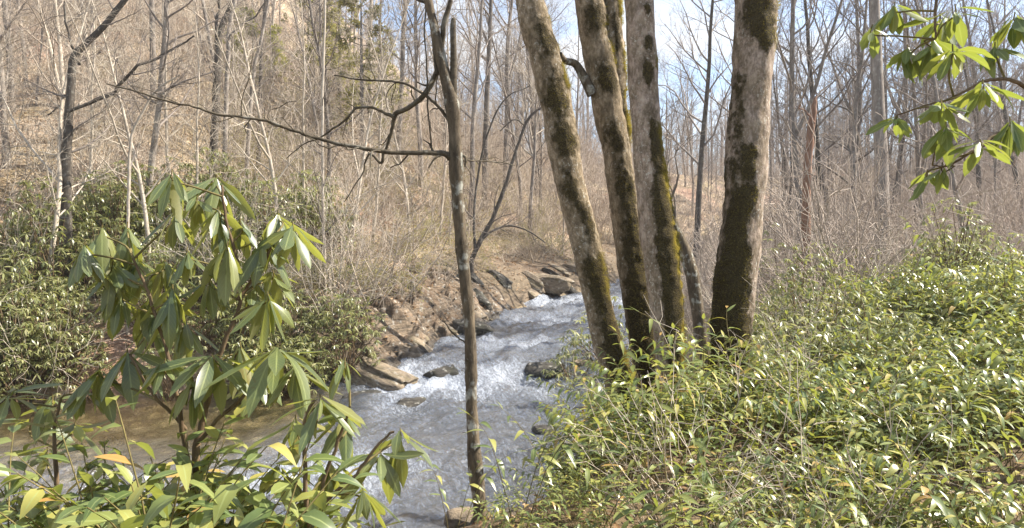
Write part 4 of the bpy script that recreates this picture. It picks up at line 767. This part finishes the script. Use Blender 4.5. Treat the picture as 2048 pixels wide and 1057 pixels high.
# ------------------------------------------------------------------ dog hobble: arching sprays of paired glossy leaves
def spray(rg, st, LV, b, d, L, nl, ll, lw, arch=.9):
    n = 12; pts = [b]; d = d / np.linalg.norm(d)
    for i in range(n - 1): d = norm(d + np.array([0, 0, -arch / n * (i / n) * 2.2]) + rg.normal(0, .05, 3)); pts.append(pts[-1] + d * L / (n - 1))
    pts = np.array(pts); st.append((pts, np.linspace(.0042, .0015, n), 4))
    T = norm(np.gradient(pts, axis=0)); side = norm(np.cross(T, [0, 0, 1.])); t0 = .35
    for k in range(nl):
        x = (t0 + (1 - t0) * (k + .5) / nl) * (n - 1); q = min(int(x), n - 2); f = x - q; p = pts[q] * (1 - f) + pts[q + 1] * f; sg = 1 if k % 2 else -1
        D = T[q] * .55 + side[q] * sg * .85 + np.array([0, 0, rg.normal(-.28, .22)]) + rg.normal(0, .12, 3); N = np.array([0, 0, 1.]) + side[q] * sg * .25 + rg.normal(0, .22, 3)
        g = .75 + .5 * math.sin(math.pi * (k + .7) / nl); LV.append((p, D, N, ll * g * rg.uniform(.8, 1.15), lw * g * rg.uniform(.85, 1.15)))
    LV.append((pts[-1], T[-1] + [0, 0, -.3], np.array([0, 0, 1.]), ll * .8, lw * .75))
def hobble(seed, ns, L, nl, ll=.125, lw=.043, k=4, spread=.55, arch=.9):
    rg = np.random.default_rng(seed); st = []; LV = []
    for i in range(ns):
        a = i * 2.4 + rg.uniform(-.5, .5); b = np.array([rg.normal(0, .06), rg.normal(0, .06), -.04]); spray(rg, st, LV, b, np.array([math.cos(a) * spread * rg.uniform(.4, 1.2), math.sin(a) * spread * rg.uniform(.4, 1.2), 1.]), L * rg.uniform(.7, 1.15), nl, ll, lw, arch)
    s = MB(); tubes(s, st); l = MB(); A = [np.array([v[i] for v in LV]) for i in range(5)]
    leaves(l, A[0], A[1], A[2], A[3], A[4], rg.random(len(LV)) * .9, k, prof_hobble, .22, 0, None, rg); return s, l
HB = [hobble(600, 7, .95, 13), hobble(601, 6, .75, 11), hobble(602, 8, 1.1, 15), hobble(603, 5, .85, 12, .12, .042), hobble(604, 9, .7, 10, .095, .034), hobble(605, 3, 1.05, 8, .12, .042), hobble(606, 9, .85, 12, .095, .052), hobble(607, 8, .8, 11, .10, .056)]
HM = [(s.mesh('stems', M_GSTEM), l.mesh('foliage', M_HOBBLE)) for s, l in HB]
def put_hobble(x, y, s, v, rz, label, group=None, zoff=0):
    root = empty('dog_hobble', (x, y, hz(x, y) + zoff), label, 'plant', group); root.scale = (s,) * 3; root.rotation_euler = (0, 0, rz)
    for nm, me in zip(('stems', 'foliage'), HM[v]):
        c = bpy.data.objects.new(nm, me); COL.objects.link(c); c.parent = root
rg = np.random.default_rng(87); cnt = 0
while cnt < 22:
    x = rg.uniform(2.6, 9.5); y = rg.uniform(5.8, 12.5); px = dirpx(x, y)
    if not 1530 < px < 2120: continue
    put_thicket(x, y, rg.uniform(.38, .62), int(rg.integers(3)), rg.uniform(0, 6.28), 'rounded broad-leaved evergreen shrub mounding above the leafy right slope', 'rounded shrubs on the right slope'); cnt += 1
rg = np.random.default_rng(88)
def hob_zone(cnt, x0, x1, y0, y1, ok, smin, smax, label, group, vs=(0, 1, 2, 3, 4)):
    k = 0; tr_ = 0
    while k < cnt and tr_ < 5000:
        tr_ += 1; x = rg.uniform(x0, x1); y = rg.uniform(y0, y1); px = dirpx(x, y)
        if px < -100 or px > 2150 or not ok(x, y, px): continue
        put_hobble(x, y, rg.uniform(smin, smax) * (1 + .3 * float(vnoise(np.array([[x * 1.1, y * .9, 0.]]), 5)[0])), int(rg.choice(vs)), rg.uniform(0, 6.28), label, group); k += 1
hob_zone(34, .35, 3.4, 5.0, 7.2, lambda x, y, px: px > 1120 + 40 * (7.2 - y), .65, .95, 'glossy arching dog-hobble plant in the tangle at the feet of the mossy trunks', 'dog-hobble plants below the mossy trunks')
hob_zone(40, .45, 4.2, 2.9, 5.2, lambda x, y, px: px > 1130 + 60 * (5.2 - y) * .3, .7, 1.0, 'glossy arching dog-hobble plant in the near tangle at lower right', 'dog-hobble plants in the near right tangle')
hob_zone(14, 2.8, 4.8, 4.4, 6.2, lambda x, y, px: px > 1600, .7, 1.0, 'glossy arching dog-hobble plant at the lower right edge of the view', 'dog-hobble plants at the lower right edge')
hob_zone(70, 2.2, 8.5, 5.2, 11, lambda x, y, px: px > 1500, .75, 1.1, 'glossy arching dog-hobble plant on the leafy slope right of the thickest trunk', 'dog-hobble plants on the right slope')
hob_zone(44, -2.2, -.45, 1.6, 2.6, lambda x, y, px: px < 400 + 60 * (2.6 - y), .9, 1.25, 'broad-leaved dog-hobble plant close to the viewer at lower left', 'dog-hobble plants at the lower left', (6, 7))
hob_zone(16, -.25, .75, 3.1, 4.3, lambda x, y, px: 970 < px < 1190, .26, .45, 'small leafy plant on the mossy ground right of the slender tree foot', 'small plants by the slender tree foot', (0, 1, 4, 5))
hob_zone(12, .7, 2.6, 5.2, 6.6, lambda x, y, px: 1180 < px < 1520, 1.05, 1.35, 'tall arching leafy stems rising against the feet of the mossy trunks', 'tall leafy stems before the trunks', (2, 5, 3))
for px, d, s, v, lab in ((1030, 4.0, .9, 5, 'thin sparse-leaved stem rising right of the slender tree foot'), (1090, 4.4, .8, 5, 'sparse-leaved stem at the edge of the near tangle, over the ripples'), (905, 4.0, .62, 5, 'sparse little plant at the left of the slender tree foot'), (1440, 6.2, 1.25, 5, 'tallest arching leafy stem crossing in front of the thickest trunk'), (1210, 6.0, 1.1, 3, 'leafy sapling in front of the leftmost trunk foot'), (1330, 5.6, 1.1, 3, 'leafy sapling in front of the third trunk foot')):
    x = (px - CX) / F * d; put_hobble(x, d, s, v, px * .3, lab)
def cover():
    r_ = np.random.default_rng(99); mb = MB(); var = [hobble(700 + i, 6, .72, 8, .14, .05, 3) for i in range(3)]
    arr = []
    for s, l in var:
        m = MB(); V, Q, M, A = s.arrays(); m.add(V, Q, 1, A); V, Q, M, A = l.arrays(); m.add(V, Q, 0, A); arr.append(m.arrays())
    n = 6000; x = r_.uniform(.2, 13, n); y = r_.uniform(2.8, 17, n); px = CX + F * x / y; nn = dN(x, y)
    ok = (px < 2140) & (nn > 1.5) & (px > 1180 - 25 * (y - 4)) & ((y < 8) | (px > 1490)) & ((px > 1430) | (y < 7.6)) & (vnoise(np.column_stack([x * 1.3, y * 1.0, x * 0]), 15) > -.22); ok &= r_.random(n) < np.where(y < 9, .55, .8)
    x, y = x[ok][:1000], y[ok][:1000]; z = height(x, y); v = r_.integers(0, 3, len(x))
    for q in range(3):
        s = v == q; mb.scatter(arr[q], np.column_stack([x, y, z])[s], r_.uniform(0, 6.28, s.sum()), r_.uniform(.55, 1.0, s.sum()) * (1 + .35 * vnoise(np.column_stack([x * .9, y * .8, x * 0])[s], 16)), (.5 * np.clip(vnoise(np.column_stack([x * .8, y * .8, x * 0])[s], 17), -.2, 1) + r_.uniform(0, .25, s.sum())))
    tag(mb.build('ground_cover', [M_HOBBLE, M_GSTEM]), 'dense low glossy ground cover carpeting the right bank', 'ground cover', None, 'stuff')
cover()
# dry stalks through the tangle
scatter_brush('dry_stalks', 10, -.3, 6, 2.8, 9, lambda x, y, f, n: (n > 1.2) & (CX + F * x / y > np.where(y < 4.4, 1240, 1400)) & (CX + F * x / y < 1700) & ((y < 4.6) | (CX + F * x / y > 1520)), M_PALE, 'dry pale stalks poking through the near tangle', 405, .28, .5)

# ------------------------------------------------------------------ rhododendrons in front
def whorl(rg, tip, ll, lw, n, droop=(-62, -12), axis=None):
    a0 = rg.uniform(0, 6.28); dv = rg.normal(0, 11); droop = (max(-85, droop[0] + dv), droop[1] + dv); B = []; D = []; N = []; L = []; Wd = []
    for k in range(n):
        a = a0 + k * 2 * math.pi / n * 1.0 + rg.normal(0, .18); e = R(rg.uniform(*droop)); d = np.array([math.cos(a) * math.cos(e), math.sin(a) * math.cos(e), math.sin(e)])
        nn = np.array([-math.cos(a) * math.sin(e), -math.sin(a) * math.sin(e), math.cos(e)]); B.append(tip + d * .012 + [0, 0, rg.uniform(-.02, .01)]); D.append(d); N.append(nn + rg.normal(0, .34, 3)); q = rg.uniform(.5, 1.15); L.append(ll * q); Wd.append(lw * q * rg.uniform(.85, 1.1))
    mb = MB(); leaves(mb, np.array(B), np.array(D), np.array(N), np.array(L), np.array(Wd), rg.normal(.14, .14, n), 7, prof_rhodo, -.3 if rg.random() < .4 else .22, 0, None, rg, .10); return mb
def rhodo(name, label, trunks, whorls, depth, seed, leafmat, base, ll=.212, dd=.22, droop=(-74, -22), wr=.25):
    rg = np.random.default_rng(seed); b = np.array(base, float); root = empty(name, b, label, 'shrub'); nodes = []; brs = []
    for rows in trunks:
        c = curve([(*P(x, y, d_), w_ / 2 / F * depth) for x, y, w_, d_ in rows], len(rows) * 6); c[:, :3] += np.cumsum(rg.normal(0, .002, (len(c), 3)), 0); brs.append((c[:, :3] - b, c[:, 3], 7)); nodes += [r for r in c]
    mb = MB(); tubes(mb, brs); mb.build('stem', M_STEM, root); nodes = np.array(nodes); br2 = []
    for (px, py, sz, n) in whorls:
        tip = P(px, py, depth + rg.uniform(-dd, dd)); dist = np.linalg.norm((nodes[:, :3] - tip) * [1, .6, 1], axis=1) + 2.0 * np.maximum(0, nodes[:, 2] - tip[2] + .08)
        s = nodes[np.argmin(dist)]; mid = (s[:3] + tip) / 2 + np.array([rg.normal(0, .02), 0, -.05 * np.linalg.norm(tip - s[:3])]); c = curve([s[:3], mid, tip + [0, 0, -.03], tip + [0, 0, .012]], 10); w_ = whorl(rg, tip - b, ll * sz, ll * sz * wr, n + 4, droop); tubes(w_, [(c - b, np.linspace(min(.005, s[3]), .0026, 10), 5)], 1); w_.build('leaf_whorl', [leafmat, M_GSTEM], root)
    return root
gb = lambda px, d: (lambda x: (x, d, hz(x, d) - .03))((px - CX) / F * d)
rhodo('rhododendron', 'tall long-leaved rhododendron at left, drooping leaf whorls in front of the pool',
    [[(388, 1290, 20, 2.9), (386, 1000, 18, 2.9), (392, 880, 15, 2.9), (405, 820, 13, 2.9), (428, 740, 10, 2.9), (455, 660, 9, 2.9), (475, 600, 8, 2.92), (468, 520, 7, 2.92), (445, 440, 6, 2.9), (434, 372, 5, 2.9)],
     [(386, 980, 12, 2.9), (372, 860, 10, 2.85), (352, 760, 8, 2.8), (335, 680, 7, 2.8), (305, 600, 6, 2.8), (272, 520, 5, 2.8)],
     [(392, 890, 9, 2.9), (440, 840, 8, 2.88), (505, 770, 7, 2.85), (548, 700, 6, 2.85)], [(475, 600, 7, 2.92), (520, 540, 6, 2.95), (552, 470, 5, 2.95)], [(372, 860, 7, 2.85), (310, 790, 6, 2.8), (262, 715, 5, 2.8)]],
    [(345, 345, .85, 6), (433, 355, 1.05, 9), (350, 425, .8, 7), (437, 420, 1.0, 9), (556, 425, 1.15, 9), (585, 450, .9, 6), (205, 455, 1.1, 8), (255, 450, 1.0, 7), (275, 515, 1.15, 10), (225, 530, .9, 7), (330, 525, 1.0, 8), (455, 490, 1.0, 8), (505, 555, 1.0, 8), (545, 545, .9, 7), (300, 590, 1.1, 9), (345, 575, 1.1, 8), (375, 500, .8, 5), (395, 395, .8, 6), (480, 440, .9, 7), (525, 480, 1.0, 8), (170, 490, .9, 7), (240, 580, .9, 7), (370, 640, .9, 7), (420, 560, .9, 6), (200, 740, 1.0, 8), (330, 720, .9, 7), (480, 690, 1.0, 8), (520, 740, 1.0, 8), (385, 760, .8, 6), (255, 705, 1.25, 10), (425, 712, 1.1, 10), (555, 695, 1.3, 10), (590, 735, 1.0, 6), (300, 640, .9, 6), (535, 590, .9, 6)],
    2.9, 7001, M_RHODO, gb(388, 2.9))
rhodo('rhododendron', 'lower rhododendron right of the tall one, long leaves spreading over the stream',
    [[(640, 1290, 14, 2.6), (618, 1050, 10, 2.6), (610, 930, 9, 2.6), (614, 840, 8, 2.6), (628, 800, 6, 2.6)], [(640, 1250, 10, 2.6), (640, 1000, 8, 2.58), (668, 900, 7, 2.58), (685, 840, 6, 2.58), (690, 815, 5, 2.58)], [(640, 1020, 8, 2.58), (700, 960, 7, 2.55), (745, 910, 6, 2.55), (790, 868, 5, 2.55)]],
    [(640, 795, 1.0, 8), (690, 722, .75, 5), (692, 825, 1.1, 9), (760, 905, 1.15, 9), (800, 862, 1.0, 5), (592, 835, .9, 7), (660, 920, 1.0, 8), (725, 975, 1.1, 8), (560, 930, .9, 7), (610, 985, 1.0, 8), (690, 1040, 1.1, 8), (540, 1030, 1.0, 7), (745, 1060, .9, 6)],
    2.6, 7002, M_RHODO, gb(640, 2.6), .18, .2, (-70, -5))
rhodo('rhododendron', 'small dark rhododendron at the left edge behind the near dog-hobble plants',
    [[(110, 1290, 12, 3.0), (112, 1000, 10, 3.0), (105, 880, 7, 3.0), (120, 800, 5, 3.0)]],
    [(105, 795, 1.0, 8), (165, 770, .8, 6), (60, 840, 1.0, 8), (150, 850, 1.0, 8), (95, 900, 1.0, 7), (20, 790, 1.0, 8)],
    3.0, 7003, M_RHODO, gb(110, 3.0), .18, .2, (-50, 10))
rhodo('rhododendron', 'overhanging rhododendron at upper right, sunlit yellow-green leaves hanging into view',
    [[(2180, 1250, 50, 2.9), (2190, 800, 44, 2.95), (2160, 400, 36, 3.0), (2110, 100, 28, 2.9), (2020, -80, 20, 2.85), (1920, -90, 12, 2.8), (1850, -30, 7, 2.8)], [(2160, 420, 16, 3.0), (2080, 300, 11, 2.9), (2000, 270, 8, 2.85), (1945, 300, 6, 2.8), (1900, 335, 4, 2.8), (1870, 335, 3, 2.8)], [(2140, 250, 14, 2.95), (2050, 170, 9, 2.9), (1985, 160, 7, 2.85), (1920, 190, 5, 2.8), (1880, 200, 4, 2.8), (1800, 228, 3, 2.8)], [(1920, -90, 9, 2.8), (1880, 0, 6, 2.8), (1872, 80, 4, 2.8)]],
    [(1790, 10, .9, 6), (1880, 35, .9, 6), (1865, 80, 1.05, 9), (1910, 15, .8, 6), (1815, 95, 1.0, 6), (1905, 95, .9, 7), (1745, 55, .6, 4), (1990, 90, .9, 6), (1795, 235, .75, 6), (1882, 205, .9, 6), (1965, 165, 1.0, 8), (1892, 250, .85, 6), (1855, 345, .75, 7), (1885, 330, .65, 5), (1960, 285, .8, 6), (2030, 30, 1.0, 7), (2020, 240, .9, 7)],
    2.8, 7004, M_SUNRH, gb(2180, 2.9), .155, .2, (-78, -20), .33)

# ------------------------------------------------------------------ air
def haze():
    x0, x1, y0, y1, z0, z1 = -262, 262, -18, 325, -6, 100
    V = [(x, y, z) for z in (z0, z1) for y in (y0, y1) for x in (x0, x1)]; Q = [(0, 2, 3, 1), (4, 5, 7, 6), (0, 1, 5, 4), (2, 6, 7, 3), (0, 4, 6, 2), (1, 3, 7, 5)]
    t = NT('morning_haze'); v = t.n('ShaderNodeVolumePrincipled'); v.inputs['Color'].default_value = (.93, .95, 1, 1); v.inputs['Density'].default_value = .0008; v.inputs['Anisotropy'].default_value = .35; t.l(v.outputs[0], t.o.inputs['Volume'])
    o = MB().add(V, Q).build('haze', t.m, None, False); tag(o, 'thin bright haze in the air of the valley', 'haze', None, 'stuff')
haze()
